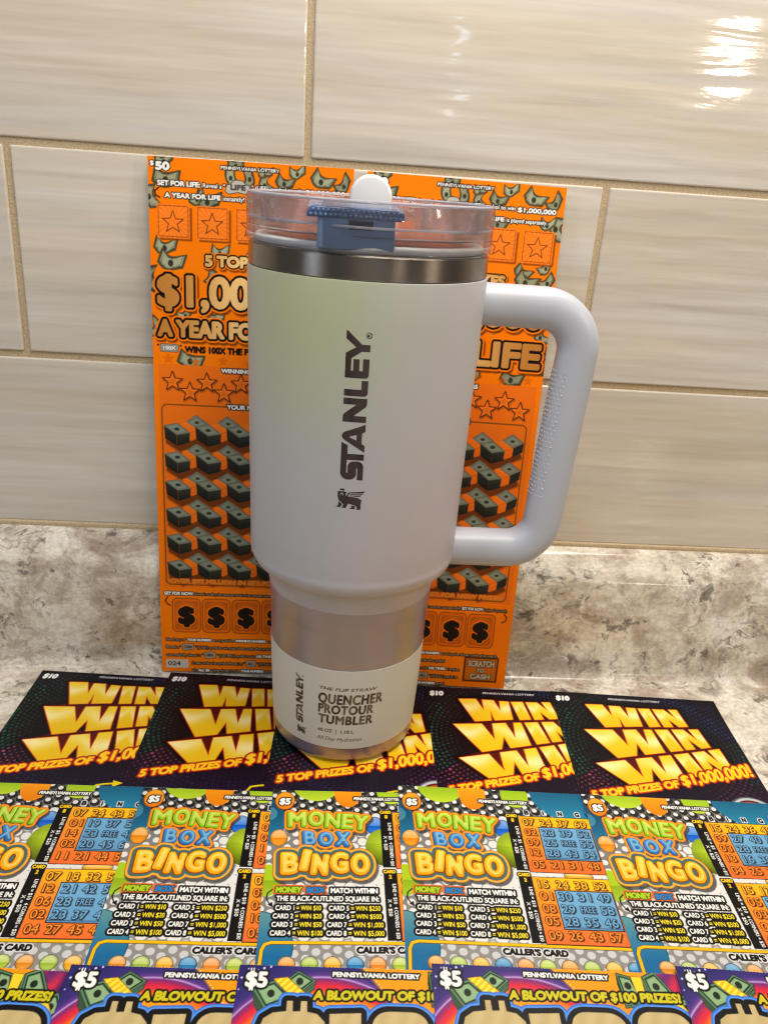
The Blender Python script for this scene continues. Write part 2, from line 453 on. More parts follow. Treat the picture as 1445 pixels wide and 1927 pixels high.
def art_orange():
    OR = np.array((1.0, .50, .0))
    c = Canvas(103.8, 289.0, .3, OR)
    c.a += (nrng.rand(c.ny, c.nx, 1)-.5)*.02
    q = random.Random(3)
    spots = [(9, 9.5, 13, 12), (1.5, 19, 11, 80), (30, 18.5, 12, 15), (42, 8, 9, 80), (50, 8, 9, -80), (59, 4.5, 7, 10), (60, 10, 8, 70), (69, 8, 9, 25), (75, 3, 8, 0), (88, 6, 11, 35),
             (98, 7.5, 9, -35), (102.5, 21, 12, 95), (44, 1.2, 8, 0), (8, .6, 9, 0), (8, 42, 11, 15), (36, 43.5, 9, 10), (49, 46.5, 8, -20), (11, 49.5, 13, 20), (1.5, 60, 14, 75), (31, 57, 8, -60),
             (1, 84, 9, -50), (86, 43, 9, 40), (88.5, 47.5, 12, 30), (99, 47.5, 9, -30), (97, 40, 8, -40), (33, 77, 10, 10), (17, 76, 9, -20), (60, 77, 12, 15), (80, 55, 9, 30), (101, 76, 9, 60), (102, 91, 12, 100),
             (24, 18, 8, -10), (70, 20, 9, 30), (96, 18, 8, 10), (20, 100.5, 13, 20), (86.5, 99.5, 12, 22), (64, 100, 10, -15)]
    for u, v, w, a in spots: bill(c, u, v, w, a, q.uniform(.15, .5), q.uniform(.85, 1.08))
    OL = [(.45, (.10, .07, .04))]
    c.text('$', 1.0, 3.2, 2.0, 4.4, WHITE, .22, outlines=[(.4, BLACK)])
    c.text('50', 3.6, 11.0, 2.2, 6.4, WHITE, .42, outlines=[(.45, BLACK)])
    c.text('PENNSYLVANIA LOTTERY', 36.4, 66, 2.5, 4.3, WHITE, .13, outlines=OL)
    c.text('SET FOR LIFE:', 4.4, 26.2, 10.9, 13.6, WHITE, .24, outlines=OL)
    c.text('Reveal a "', 27.4, 38.6, 11.2, 13.4, WHITE, .1, outlines=OL)
    c.poly([(38.8, 14.4), (39.6, 11.4), (41.4, 11.2), (42.6, 9.4), (45, 8.9), (47.6, 9.3), (48.8, 11), (50.6, 11.2), (51.2, 14.0), (49.6, 15.4), (45, 14.5), (40.4, 15.6)], (.74, .72, .68), outlines=[(.4, (.2, .19, .18))])
    c.text('LIFE', 41.2, 49.0, 10.9, 13.7, (.25, .23, .22), .2)
    c.text('" (LIFE) symbol to win', 51.8, 78, 11.0, 13.2, WHITE, .1, outlines=OL)
    c.text('$1,000,000', 79.2, 99.8, 11.2, 13.9, WHITE, .28, outlines=OL)
    c.text('A YEAR FOR LIFE', 8.0, 36.4, 16.6, 19.2, WHITE, .24, outlines=OL)
    c.text('instantly!', 37.4, 48.4, 16.8, 19.1, WHITE, .1, outlines=OL)
    c.text('SET FOR LIFE', 50, 73, 16.8, 19.2, WHITE, .22, outlines=OL)
    c.text('is played separately.', 74, 95.6, 16.9, 19.1, WHITE, .1, outlines=OL)
    c.line([(5.2, 14.6), (3.2, 16.2), (3.6, 18.4), (5.6, 19.2)], .7, BLACK)
    for k in range(5):
        x = 3.9 + 19.95*k
        c.poly([(x+1.4, 23.6), (x+17.8, 23.6), (x+17.8, 39.9), (x+1.4, 39.9)], (.55, .25, .03), alpha=.8)
        c.rect(x, 22.2, x+16.6, 38.7, lambda U, V, x=x: np.array((1.0, .50, .10)) + (.035*np.sin(np.arctan2(V-30.5, U-x-8.3)*22))[..., None])
        c.line([(x+.8, 23.0), (x+15.8, 23.0), (x+15.8, 37.9), (x+.8, 37.9), (x+.8, 23.0)], .28, (.45, .2, .02))
        p = star(x+8.1, 31.0, 5.6); c.line(p+[p[0]], .42, (.35, .15, .02))
    gold = lambda U, V: np.clip(np.array((.74, .48, .20))[None, None] + np.exp(-((U-50)/28)**2)[..., None]*np.array((.22, .32, .32)), 0, 1)
    big = dict(outlines=[(1.15, BLACK), (2.0, OR)], shadow=(.8, 1.1, (.45, .20, .02), 2.1, .85))
    c.text('5 TOP PRIZES', 27.9, 77, 45.9, 51.9, gold, .55, outlines=[(.7, BLACK), (1.25, OR)], shadow=(.7, 1.0, (.45, .2, .02), 1.3, .8))
    c.text('$1,000,000', 2.9, 100.5, 56.6, 73.2, gold, .95, **big)
    c.text('A YEAR FOR', 2.6, 60.5, 79.6, 89.0, gold, .75, **big)
    c.text('LIFE', 63.0, 101.2, 80.4, 94.6, gold, 1.05, **big)
    c.poly(rrect(4.0, 92.8, 13.4, 96.7, 1.0), (.62, .60, .56), outlines=[(.35, (.22, .2, .18)), (.8, OR)])
    c.text('100X', 5.4, 12.2, 93.6, 95.9, (.90, .89, .86), .25, outlines=[(.25, (.3, .28, .26))])
    c.text('"', 2.2, 3.3, 93.0, 95.5, BLACK, .1); c.text('"', 14.2, 15.3, 93.0, 95.5, BLACK, .1)
    c.text('WINS 100X THE PRIZE!', 16.8, 60.5, 93.3, 96.9, BLACK, .3, outlines=[(.5, OR)])
    # scratch area, matt film
    for k in range(7):
        p = star(8+14.6*k, 100.6 + (k % 2)*1.2, 3.4); c.poly(p, (.86, .38, .02), alpha=.6)
    c.poly(rrect(2.6, 103.6, 101.2, 233.6, .8), (.955, .455, .05))
    c.text('WINNING NUMBERS', 36.2, 68.4, 104.4, 107.0, WHITE, .24, outlines=[(.55, (.12, .08, .05))])
    for k in range(10):
        p = star(10.0 + 9.22*k, 112.7 + (k % 2)*5.4, 5.6)
        c.poly(p, (1.0, .49, .10), shadow=(.3, .6, (.55, .25, .03), .5, .7)); c.line(p+[p[0]], .5, (.22, .10, .02))
        c.poly(star(10.0 + 9.22*k, 112.9 + (k % 2)*5.4, 2.6), (.90, .44, .06))
    p = rrect(3.9, 125.4, 98.2, 231.9, 3.0); c.line(p+[p[0]], .75, (.50, .30, .05))
    c.text('YOUR NUMBERS', 39.2, 66.0, 124.1, 126.8, WHITE, .24, outlines=[(.6, (.12, .08, .05))])
    T = np.array((.47, .50, .44))
    for rr, v0 in enumerate((139.3, 155.3, 171.4, 187.6, 203.8, 220.0)):
        for k in range(5):
            u0 = 11.7 + 17.1*k
            Q = lambda pts: [(u0+x*.94, v0+y*.95) for x, y in pts]
            c.poly(Q([(-6.5, 4), (0, 9), (7.4, 6.4), (17, 2.0), (18.4, 5.0), (2, 13.2), (-6, 8)]), (.42, .20, .03), shadow=(0, .4, (.5, .24, .03), .5, .6), alpha=.9)
            c.poly(Q([(12.4, -.7), (18.7, -4), (18.4, 1.6), (12.4, 5)]), (.14, .15, .13))
            c.poly(Q([(5.3, -4.5), (11.4, -9), (18.7, -4), (12.4, -.5)]), T, outlines=[(.18, (.2, .21, .17))])
            c.poly(Q([(7.6, -4.5), (11.5, -7.4), (16.2, -4), (12.3, -1.9)]), T*1.14); c.disc(u0+11.1, v0-4.4, 1.25, (.22, .24, .19), ry=.8)
            c.poly(Q([(-7.4, -2.1), (0, 3.2), (0, 9.6), (-6.8, 5.2)]), grad((.15, .16, .14), (.08, .08, .07), v0, v0+8))
            c.poly(Q([(0, 3.2), (7.7, 1.6), (7.3, 7.3), (0, 9.6)]), grad((.20, .21, .18), (.10, .10, .09), v0+2, v0+8))
            for z in (1.5, 3.0, 4.5): c.line(Q([(-7.1, -2.1+z), (0, 3.2+z), (7.5, 1.6+z)]), .16, (.24, .25, .21), .7)
            c.poly(Q([(-7.4, -2.1), (.4, -3.8), (7.7, 1.6), (0, 3.2)]), T, outlines=[(.18, (.2, .21, .17))])
            c.poly(Q([(-5.2, -1.7), (.3, -2.9), (5.4, .9), (0, 2.1)]), T*1.16); c.disc(u0+.1, v0-.3, 1.45, (.20, .22, .18), ry=.95)
            c.poly(Q([(2.8, -4.0), (5.6, -4.8), (12.6, -.3), (12.5, 4.6), (8.0, 6.6), (7.7, 1.6)]), grad((1.0, .50, .10), (.93, .42, .04), v0-4, v0+6))
            c.line(Q([(7.9, 1.4), (12.4, -.4)]), .2, (.72, .32, .02))
    c.text('OVER $97 MILLION IN SET FOR NOW PRIZES!', 6.2, 96.5, 228.2, 231.2, (.90, .52, .16), .3, outlines=[(.4, (.80, .38, .05))])
    OLs = [(.42, (.16, .10, .05))]; G = (.86, .80, .70)
    c.text('SET FOR NOW:', 2.4, 19.6, 236.5, 238.7, WHITE, .2, outlines=OLs)
    c.text('Reveal a cash prize amount to win that amount automatically!', 20.4, 72, 236.6, 238.5, G, .07, outlines=OLs)
    c.text('SET FOR NOW', 72.8, 85.6, 236.5, 238.6, WHITE, .18, outlines=OLs); c.text('is played separately.', 86.3, 100, 236.6, 238.5, G, .07, outlines=OLs)
    c.line([(4.4, 240.0), (3.0, 242.4), (4.2, 244.6), (5.8, 245.4)], .7, (.18, .08, .02)); c.line([(98.6, 240.0), (100.4, 242.0), (99.6, 244.4), (97.6, 245.2)], .7, (.18, .08, .02))
    for k in range(5):
        x = 7.2 + 17.55*k
        c.poly(rrect(x, 241.0, x+15.9, 262.2, 2.6), (.93, .43, .03), outlines=[(.4, (.52, .28, .03)), (.75, (.86, .42, .03))])
        c.poly(rrect(x+1.2, 242.4, x+14.7, 260.8, 2.0), lambda U, V, x=x: np.array((.95, .45, .04)) - np.clip(np.hypot((U-x-8)/8, (V-251.6)/10)-.55, 0, 1)[..., None]*np.array((.35, .18, .0)))
        c.text('$', x+2.9, x+13.1, 245.6, 257.8, (.09, .06, .04), 1.15, outlines=[(.75, OR)], shadow=(.3, .7, (.6, .28, .02), .8, .7))
    L1 = [('Match any of', 0), ('YOUR NUMBERS', 1), ('to any of the', 0), ('WINNING NUMBERS', 1), ('to win prize shown under that match.', 0)]
    L2 = [('Reveal a "', 0), ('[CASH]', 2), ('" (CASH) symbol to win prize shown under that symbol', 0)]
    L3 = [('automatically. Reveal a "', 0), ('[100X]', 2), ('" (100TIMES) symbol to win', 0), ('100 TIMES', 1), ('the prize', 0)]
    L4 = [('shown under that symbol. Reveal an "', 0), ('[ALL]', 2), ('" (WINALL) symbol to', 0)]
    L5 = [('win', 0), ('ALL 20', 1), ('prizes shown in the', 0), ('YOUR NUMBERS', 1), ('area!', 0)]
    for L, u0, u1, v in ((L1, 2.8, 98.5, 266.6), (L2, 2.8, 66.5, 271.6), (L3, 2.8, 76.2, 276.8), (L4, 17.9, 75.5, 282.0), (L5, 17.9, 67.5, 287.0-.2)):
        tot = sum(len(t) + (1.4*len(t)*.2 if k else 0) + 1 for t, k in L); x = u0
        for t, k in L:
            w = (u1-u0)*(len(t) + (.28*len(t) if k else 0))/tot
            if k == 2:
                c.poly([(x, v-.9), (x+w-.4, v-1.4), (x+w, v+2.4), (x+.4, v+2.9)], (.66, .63, .56), outlines=[(.35, (.2, .16, .1))])
                c.text(t[1:-1], x+.9, x+w-1, v-.2, v+1.8, (.2, .18, .14), .14)
            else: c.text(t, x, x+w, v, v+1.95, WHITE if k else G, .2 if k else .07, outlines=OLs)
            x += w + (u1-u0)/tot
    c.rect(2.4, 280.9, 15.9, 286.5, (.80, .77, .72)); c.text('024', 3.6, 11.2, 282.1, 285.0, (.22, .20, .18), .1)
    c.rect(77.6, 268.6, 98.8, 285.4, (.36, .19, .05)); c.rect(78.8, 269.8, 97.6, 284.2, (.80, .40, .05))
    gs = dict(outlines=[(.4, (.25, .15, .06))])
    c.text('SCRATCH', 80, 96.4, 271.0, 275.2, (.72, .69, .62), .3, **gs); c.text('TO', 85.6, 90.8, 276.2, 279.0, (.72, .69, .62), .25, **gs); c.text('CASH', 81.8, 94.6, 279.8, 283.6, (.72, .69, .62), .35, **gs)
    return c

# ---------- artwork: black ticket with three yellow words -------------------------------------
def art_win():
    c = Canvas(101.8, 112, .25, (.055, .03, .065), v0=-1.0)
    c.a[:] = np.array((.055, .03, .065)) + np.clip((c.V-60)/45, 0, 1)[..., None]*np.array((.055, .03, .10)) + (nrng.rand(c.ny, c.nx, 1)-.5)*.015
    q = random.Random(11)
    for ring in range(16):
        rad = 36 + ring*2.7
        n = int(2*math.pi*rad/2.75)
        for k in range(n):
            a = 2*math.pi*(k + .5*(ring % 2))/n
            u = 50 + rad*math.cos(a)*1.0; v = 46 + rad*math.sin(a)*1.02
            if not (-2 < u < 104 and -2 < v < 113): continue
            deg = math.degrees(a) % 360
            fade = max(0.15, 1 - abs(ring-5)/8)
            if 150 < deg < 215: col = (.13, .38, .30) if deg < 215 else (.1, .3, .3)
            elif 215 <= deg < 240: col = (.14, .24, .26)
            elif 130 < deg <= 150: col = (.60, .25, .40) if q.random() < .7 else (.60, .24, .22)
            elif 290 < deg < 350: col = (.13, .22, .46)
            elif deg >= 350 or deg < 30: col = (.14, .32, .36)
            elif 30 <= deg < 60: col = (.36, .18, .34)
            else: col = (.17, .14, .28)
            s_ = q.uniform(.35, 1.0)
            col = np.array(col)*(.45 + .55*s_)*(.5 + .5*fade)
            c.disc(u, v, (.30 + .62*fade)*q.uniform(.7, 1.05), tuple(col))
    c.text('$10', 2.2, 11.2, 3.0, 7.8, (.93, .93, .93), .45, shear=.12)
    c.text('PENNSYLVANIA LOTTERY', 34.8, 67, 2.7, 4.6, (.80, .80, .82), .12, shear=.15)
    # letters traced in mm
    words = [
     [[(20.4, 9.4), (31.6, 9.2), (35.0, 20.3), (39.9, 9.3), (47.2, 9.5), (49.4, 19.6), (53.0, 10.3), (57.4, 10.0), (52.6, 29.0), (43.4, 29.8), (41.4, 19.9), (36.9, 29.9), (27.0, 30.9)] if False else
      [(19.6, 10.2), (30.0, 9.6), (33.6, 20.6), (33.8, 10.2), (40.6, 10.2), (43.4, 20.4), (44.2, 10.9), (49.6, 11.2), (49.4, 27.8), (38.6, 29.2), (37.2, 19.8), (36.6, 29.4), (26.8, 30.8)],
      [(51.2, 11.2), (58.2, 10.8), (60.2, 27.0), (53.6, 28.0)] , [(60.2, 11.0), (67.0, 10.8), (72.2, 18.8), (70.0, 10.4), (75.0, 10.2), (77.0, 25.4), (71.4, 26.2), (67.0, 19.4), (67.8, 26.6), (62.4, 27.2)]],
     [[(13.9, 34.2), (30.4, 32.9), (36.0, 47.0), (36.6, 32.4), (44.4, 31.4), (48.0, 44.6), (49.2, 31.0), (53.6, 30.6), (55.6, 50.4), (43.6, 53.4), (41.4, 43.6), (38.4, 54.6), (27.2, 57.6)],
      [(55.8, 30.4), (63.6, 29.6), (66.8, 47.6), (59.2, 49.4)], [(66.0, 29.3), (73.0, 28.6), (78.2, 38.0), (76.4, 28.2), (82.0, 27.6), (83.8, 43.4), (78.0, 44.8), (72.8, 36.8), (74.2, 45.8), (68.6, 47.0)]],
     [[(13.9, 63.2), (30.6, 59.2), (37.2, 72.6), (37.0, 57.6), (46.4, 55.4), (50.8, 68.2), (51.0, 54.2), (57.8, 52.6), (60.0, 71.0), (46.6, 75.6), (43.6, 64.6), (40.6, 77.4), (30.8, 81.6)],
      [(60.2, 52.0), (68.6, 49.8), (72.6, 66.8), (64.2, 69.8)], [(71.2, 49.2), (78.6, 47.2), (83.8, 56.6), (81.4, 46.4), (88.2, 44.4), (89.4, 60.4), (82.8, 63.0), (77.2, 55.2), (79.0, 64.4), (73.8, 66.4)]]]
    # maroon block behind (receding to upper right)
    for w in words:
        for L in w: c.poly(L, (.015, .01, .015), outlines=[(2.6, (.02, .012, .02))])
    MAR = (.33, .06, .05)
    c.poly([(14.2, 34.0), (27.0, 30.2), (75, 25.6), (77, 27.5), (82, 27.6), (70, 32), (20, 36)], (.25, .05, .05))
    c.poly([(14.0, 62.8), (28.4, 56.0), (83, 43.5), (88.2, 44.6), (66, 56), (20, 64)], (.25, .05, .05))
    for w in words:
        (a, b, d) = w
        c.poly([a[1], a[2], a[3]], MAR); c.poly([a[4], a[5], a[6]], MAR); c.poly([a[7], b[0], b[3], a[8]], (.16, .05, .05)); c.poly([b[1], d[0], d[-1], b[2]], (.13, .04, .04))
        c.poly([d[1], d[2], d[3]], (.25, .05, .05))
    for w in words:
        for L in w:
            va = min(p[1] for p in L); vb = max(p[1] for p in L); ua = min(p[0] for p in L); ub = max(p[0] for p in L)
            def f(U, V, va=va, vb=vb, ua=ua, ub=ub):
                t = np.clip((V-va)/(vb-va), 0, 1); x = (U-ua)/(ub-ua)
                hi = np.exp(-((t-.30 - .12*np.sin(x*9))/.20)**2)*(.75 + .25*np.sin(x*7+1))
                base = np.array((.96, .82, .15))*(1-t[..., None]) + np.array((.93, .74, .09))*t[..., None]
                return base*(1-hi[..., None]*.85) + np.array((1.0, .95, .74))*hi[..., None]*.85
            c.poly(L, f, outlines=[(.42, (.86, .34, .05)), (.7, (.55, .13, .04))])
    # prize line, rising to the right
    import math as m_
    RED = [(.75, (.80, .20, .08)), (1.15, (.42, .08, .05))]
    sl = -(90.6-77.0)/(59.0-5.5)
    wp = lambda U, V: (U, V + sl*(U-5.5))
    c.text('5 TOP PRIZES OF', 5.6, 55.0, 85.4, 91.0, (1.0, .80, .12), .42, warp=wp, outlines=RED)
    def wp2(U, V):
        k = (U-57.5)/42.0
        return U, 90.8 + (V-90.8)*(1.10 + .42*k) + sl*(U-5.5)
    c.text('$1,000,000!', 57.0, 99.5, 83.2, 90.4, (1.0, .82, .14), .42, warp=wp2, outlines=RED)
    # bonus line, arrow and pale round seal
    c.line([(62.0, 101), (60.9, 97.0), (62.4, 93.6), (66.5, 92.4), (70.5, 91.8)], 1.2, (.92, .80, .06)); c.poly([(69.6, 89.6), (74.8, 91.2), (70.2, 94.4)], (.94, .83, .08))
    c.text('BONUS', 4.4, 14.0, 98.8, 101.2, (.93, .83, .10), .25, shear=.15); c.text('BOX', 15.0, 21, 98.8, 101.2, (.93, .83, .10), .25, shear=.15)
    c.disc(28.5, 102.6, 4.4, (.62, .64, .66), ry=5.4); c.disc(28.5, 102.9, 3.7, (.80, .82, .84), ry=4.6); c.rect(23.8, 102.2, 33.2, 104.8, (.74, .76, .78), outlines=[(.3, (.3, .3, .32))])
    c.disc(88.5, 99, 14.0, (.34, .36, .40), ry=16.5); c.disc(88.5, 99, 13.2, (.74, .76, .78), ry=15.6); c.disc(88.5, 99.3, 12.0, (.35, .10, .05), ry=14.2)
    c.disc(88.5, 99.6, 11.2, grad((.80, .28, .12), (.85, .45, .22), 86, 104), ry=13.2); c.disc(88.5, 101, 8.6, grad((.93, .60, .36), (.80, .42, .22), 90, 108), ry=10.4)
    c.text('BONUS', 80.5, 96.5, 98.0, 102.4, (.95, .80, .1), .5, outlines=[(.8, (.12, .05, .03))])
    return c

# ---------- artwork: bingo ticket --------------------------------------------------------------
def art_bingo():
    V0 = -4.0
    c = Canvas(101.6, 116, .2, (.42, .41, .40), v0=V0)
    U, V = c.U, c.V
    ligh = np.clip((U*.9 + V*.55 - 38)/42, 0, 1)
    ligh = np.where(V > 86, .5, ligh)
    g = .30 + .32*np.clip(V/30, 0, 1)*1.0
    c.a[:] = (np.clip(g, .28, .50)*(1-ligh) + .60*ligh)[..., None]*np.array((1, .985, .965))
    c.a += (nrng.rand(c.ny, c.nx, 1)-.5)*.04
    # dotted ground
    ca, sa = math.cos(R(24)), math.sin(R(24)); P = 5.0
    pts = []
    for i in range(-30, 40):
        for j in range(-30, 40):
            x = (i + .5*(j % 2))*P; y = j*P*.866
            u = x*ca - y*sa + 40; v = x*sa + y*ca + 40
            if -3 < u < 105 and -6 < v < 116: pts.append((u, v))
    for u, v in pts:
        if v < 16: c.disc(u+.5, v+.9, 2.3, (.14, .14, .14))
    for u, v in pts:
        t = min(max((u*.9 + v*.55 - 30)/45, 0), 1)
        if v > 84: r = 1.75
        elif v < 15: r = 1.25
        else: r = 1.6 + 1.05*t
        col = (.88, .88, .865) if v < 84 else (.78, .785, .79)
        c.disc(u, v, r, col)
    W2 = np.array
    GREEN, ORNG, BLUE, TEAL = (.62, .76, .08), (.97, .58, .06), (.10, .45, .72), (.09, .43, .56)
    # big balls at the borders
    c.disc(21.5, -4.6, 12.0, grad((.55, .70, .10), (.75, .85, .20), -5, 7), ry=11.4)
    c.disc(37.0, .2, 6.9, grad((.98, .66, .10), (.93, .52, .05), -6, 9), ry=10.4)
    c.disc(58.5, .0, 7.0, grad((.55, .72, .10), (.74, .84, .2), -6, 8), ry=8.0)
    def tealf(U, V): return W2((.07, .36, .50)) + np.clip((V+4)/20, 0, 1)[..., None]*W2((.08, .18, .17))
    c.poly([(66.5, -4.5), (102, -4.5), (102, 14.5), (78, 14.5), (71, 9.5), (67.2, 3)], tealf); ball(c, 96.5, 9.6, 4.2, (.05, .36, .75))
    c.disc(0.2, 20.5, 7.2, grad((.06, .30, .42), (.10, .47, .62), 12, 30), ry=13.5); c.disc(-1.0, 15.5, 4.2, (.33, .58, .68), ry=4.4, alpha=.7)
    ball(c, 4.9, 30.2, 3.9, (.95, .55, .05), 4.9)
    c.disc(1.4, 54.6, 6.2, lambda U, V: W2((.66, .78, .12)) - (V > 54.6)[..., None]*W2((.12, .12, .04)) + np.clip((V-54)/14, 0, 1)[..., None]*.15, ry=8.6)
    ball(c, 49.5, 21.8, 4.6, (.04, .36, .80), 5.2)
    def gb(U, V):
        d = np.hypot((U-53.5)/9.0, (V-35.5)/11.5)[..., None]
        return W2((.66, .77, .12))*(1-.45*np.clip((V-34)/14, 0, 1))[..., None]*(1.05-.3*d) + (V < 33)[..., None]*.06
    c.disc(53.5, 35.0, 8.6, gb, ry=11.0)
    # blue ball, bottom left
    c.disc(-1.0, 87.5, 15.4, grad((.38, .58, .60), (.07, .40, .60), 70, 92), ry=17.0); c.line([(-1.0 + 15.2*math.cos(R(a)), 87.5 + 16.8*math.sin(R(a))) for a in range(-92, 30, 8)], .45, (.08, .33, .42))
    # caller's frame
    c.line([(101.6, 85.7), (5.5, 85.4), (3.0, 86.3), (1.9, 88.8), (1.2, 112)], 1.75, (.30, .22, .04)); c.line([(101.6, 85.6), (5.5, 85.3), (3.0, 86.2), (1.9, 88.8), (1.2, 112)], 1.35, (.93, .72, .06))
    for k in range(10):
        ball(c, 12.1 + 8.93*k, 94.9, 3.25, [(.90, .55, .12), (.62, .74, .22), (.95, .66, .10), (.12, .47, .72), (.92, .52, .14), (.66, .76, .2)][k % 6])
        ball(c, 12.1 + 8.93*k, 103.6, 3.25, [(.12, .47, .72), (.92, .52, .14), (.62, .74, .22), (.95, .66, .10)][k % 4])
    c.text("CALLER'S CARD", 39.4, 66.4, 87.0, 90.2, BLACK, .28, outlines=[(.5, (.86, .86, .86))], shear=.05)
    # price
    c.disc(6.4, 7.1, 4.9, (.50, .25, .03), ry=5.9); c.disc(6.4, 7.0, 4.5, grad((.98, .66, .16), (.93, .48, .05), 1, 13), ry=5.5)
    c.text('$5', 3.6, 9.4, 5.2, 9.6, WHITE, .38, outlines=[(.6, BLACK)], shear=.08)
    c.text('PENNSYLVANIA LOTTERY', 39.8, 64.6, 3.7, 5.9, WHITE, .17, outlines=[(.6, BLACK)], shear=.1)
    # MONEY BOX BINGO, balloon letters
    def balloon(word, spots, cap, fill, dark, lightc, rim, bold, extra=()):
        segs = []
        for ch, u, v, w, a, hh in spots:
            g, _ = glyph(ch); x0, x1 = g[..., 0].min(), g[..., 0].max(); y0, y1 = g[..., 1].min(), g[..., 1].max()
            X = ((g[..., 0]-x0)/(x1-x0)-.5)*(w-2*bold) if ch != 'I' else ((g[..., 0]-x0)/(x1-x0)-.5)*max(w-2*bold, .5)
            Y = -((g[..., 1]-y0)/(y1-y0)-.5)*(hh-2*bold)
            cc, ss = math.cos(R(a)), math.sin(R(a))
            segs.append(np.stack([u + X*cc - Y*ss, v + X*ss + Y*cc], -1))
        allseg = np.concatenate(segs)
        rims = list(rim)
        c.shape(allseg, None, bold=bold, outlines=rims, shadow=(.7, 1.6, (.20, .20, .20), rims[-1][0] + .2, .75))
        for sgm in segs:
            c.shape(sgm, dark, bold=bold*1.12)
            c.shape(sgm + np.array([.22, -.2]), fill, bold=bold*.9, inner=[(bold*.60, lightc, .2, -.3, .28), (bold*.9, (1, 1, .85), .3, -.45, .35)])
    MO = [('M', 12.6, 19.0, 9.2, -3, 10.0), ('O', 21.6, 18.4, 8.2, 0, 10.0), ('N', 29.6, 19.4, 8.0, 3, 10.0), ('E', 36.6, 19.8, 6.4, 4, 10.0), ('Y', 42.8, 20.4, 7.6, 6, 10.2)]
    balloon('MONEY', MO, 10, grad((.66, .80, .12), (.50, .70, .08), 14, 25), (.20, .36, .05), (.78, .90, .26), [(.5, (.95, .55, .10)), (1.15, (.98, .60, .12)), (1.4, (.70, .36, .06))], .85)
    BO = [('B', 18.8, 30.5, 6.6, -4, 9.6), ('O', 26.4, 30.8, 7.6, 0, 9.2), ('X', 34.2, 30.6, 7.4, 3, 9.6)]
    balloon('BOX', BO, 9.6, grad((.20, .52, .80), (.12, .42, .68), 26, 35), (.07, .24, .42), (.36, .64, .88), [(.5, (.95, .55, .12)), (1.15, (.98, .60, .14)), (1.4, (.70, .36, .06))], 1.0)
    BI = [('B', 10.6, 45.2, 9.0, -3, 13.2), ('I', 17.4, 43.4, 4.6, 9, 13.0), ('N', 24.0, 45.8, 8.4, 4, 12.6), ('G', 32.6, 44.6, 9.0, 0, 12.8), ('O', 42.0, 45.2, 9.4, 0, 13.0)]
    balloon('BINGO', BI, 13, grad((.97, .74, .10), (.93, .60, .05), 39, 52), (.50, .24, .02), (1.0, .86, .28), [(.4, (.60, .32, .04)), (.7, (.22, .40, .42)), (1.6, (.24, .42, .43)), (2.7, (.96, .66, .22)), (2.95, (.55, .32, .06))], 1.3)
    # small repeat of the title
    for w_, u0, u1, col in (('MONEY', 5.4, 16.8, (.66, .80, .12)), ('BOX', 18.6, 26.8, (.16, .48, .76))):
        c.text(w_, u0, u1, 57.9, 61.2, col, .3, outlines=[(.35, (.15, .2, .1)), (1.0, (.90, .42, .18))], shear=.06)
    OLb = [(.85, BLACK)]
    c.text('MATCH WITHIN', 29.0, 49.4, 58.3, 61.2, WHITE, .2, outlines=OLb); c.text('THE BLACK-OUTLINED SQUARE IN:', 6.0, 49.8, 62.6, 65.4, WHITE, .17, outlines=OLb)
    c.line([(4.2, 59.4), (2.2, 61.4), (1.9, 64.0), (3.2, 66.6), (4.2, 67.6)], .55, BLACK); c.poly([(4.9, 68.4), (2.6, 67.4), (4.5, 65.8)], BLACK)
    YEL = (.95, .87, .16)
    for k, (a, b, a2, b2, x0, x1, x2, x3) in enumerate((('CARD 1', '= WIN $10', 'CARD 5', '= WIN $250', 6.0, 25.2, 28.3, 50.2), ('CARD 2', '= WIN $20', 'CARD 6', '= WIN $500', 5.2, 25.5, 28.3, 50.4),
                                        ('CARD 3', '= WIN $50', 'CARD 7', '= WIN $1,000', 5.0, 25.6, 27.7, 51.0), ('CARD 4', '= WIN $100', 'CARD 8', '= WIN $5,000', 4.6, 26.0, 27.4, 51.2))):
        v = 67.5 + 4.05*k
        for A, B, p, q2 in ((a, b, x0, x1), (a2, b2, x2, x3)):
            m = p + (q2-p)*len(A)/(len(A)+len(B)+.2)*1.06
            c.text(A, p, m, v, v+2.5, WHITE, .12, outlines=[(.95, BLACK)]); c.text(B, m+.7, q2, v, v+2.5, YEL, .12, outlines=[(.95, BLACK)])
            c.text(A, p, m, v, v+2.5, WHITE, .12)
    # the two card bars
    for n_, v0, v1, t1, t2, t3 in (('1', 12.2, 46.9, 'LINE = $5', '4 CORNERS = $10', 'X = $20'), ('2', 48.0, 84.3, 'LINE = $10', '4 CORNERS = $30', 'X = $50')):
        c.rect(52.4, v0, 58.2, v1, (.05, .045, .05))
        c.text('CARD', 52.3, 57.9, v0+.1, v0+2.2, (.93, .76, .12), .2, outlines=[(.55, BLACK)]); c.text(n_, 54.6, 56.0, v0+2.9, v0+5.2, (.93, .76, .12), .2)
        c.textv(t1, 56.0, v0+8.0, v0+18.4, 1.5, WHITE, .08); c.textv(t2, 56.0, v0+20, v1-1.0, 1.5, WHITE, .08); c.textv(t3, 53.6, v0+16, v0+24.5, 1.5, WHITE, .08)
    for ch, u in (('B', 62.9), ('I', 71.2), ('N', 79.6), ('G', 88.2), ('O', 96.8)):
        c.text(ch, u-(.3 if ch == 'I' else 1.1), u+(.5 if ch == 'I' else 1.2), 9.4, 12.4, BLACK, .25, outlines=[(.5, (.85, .87, .88))])
    ball(c, 80, 49.0, 6.5, (.95, .68, .15), 3.0); c.rect(58.4, 47.3, 101.6, 47.7, (.2, .2, .2))
    return c
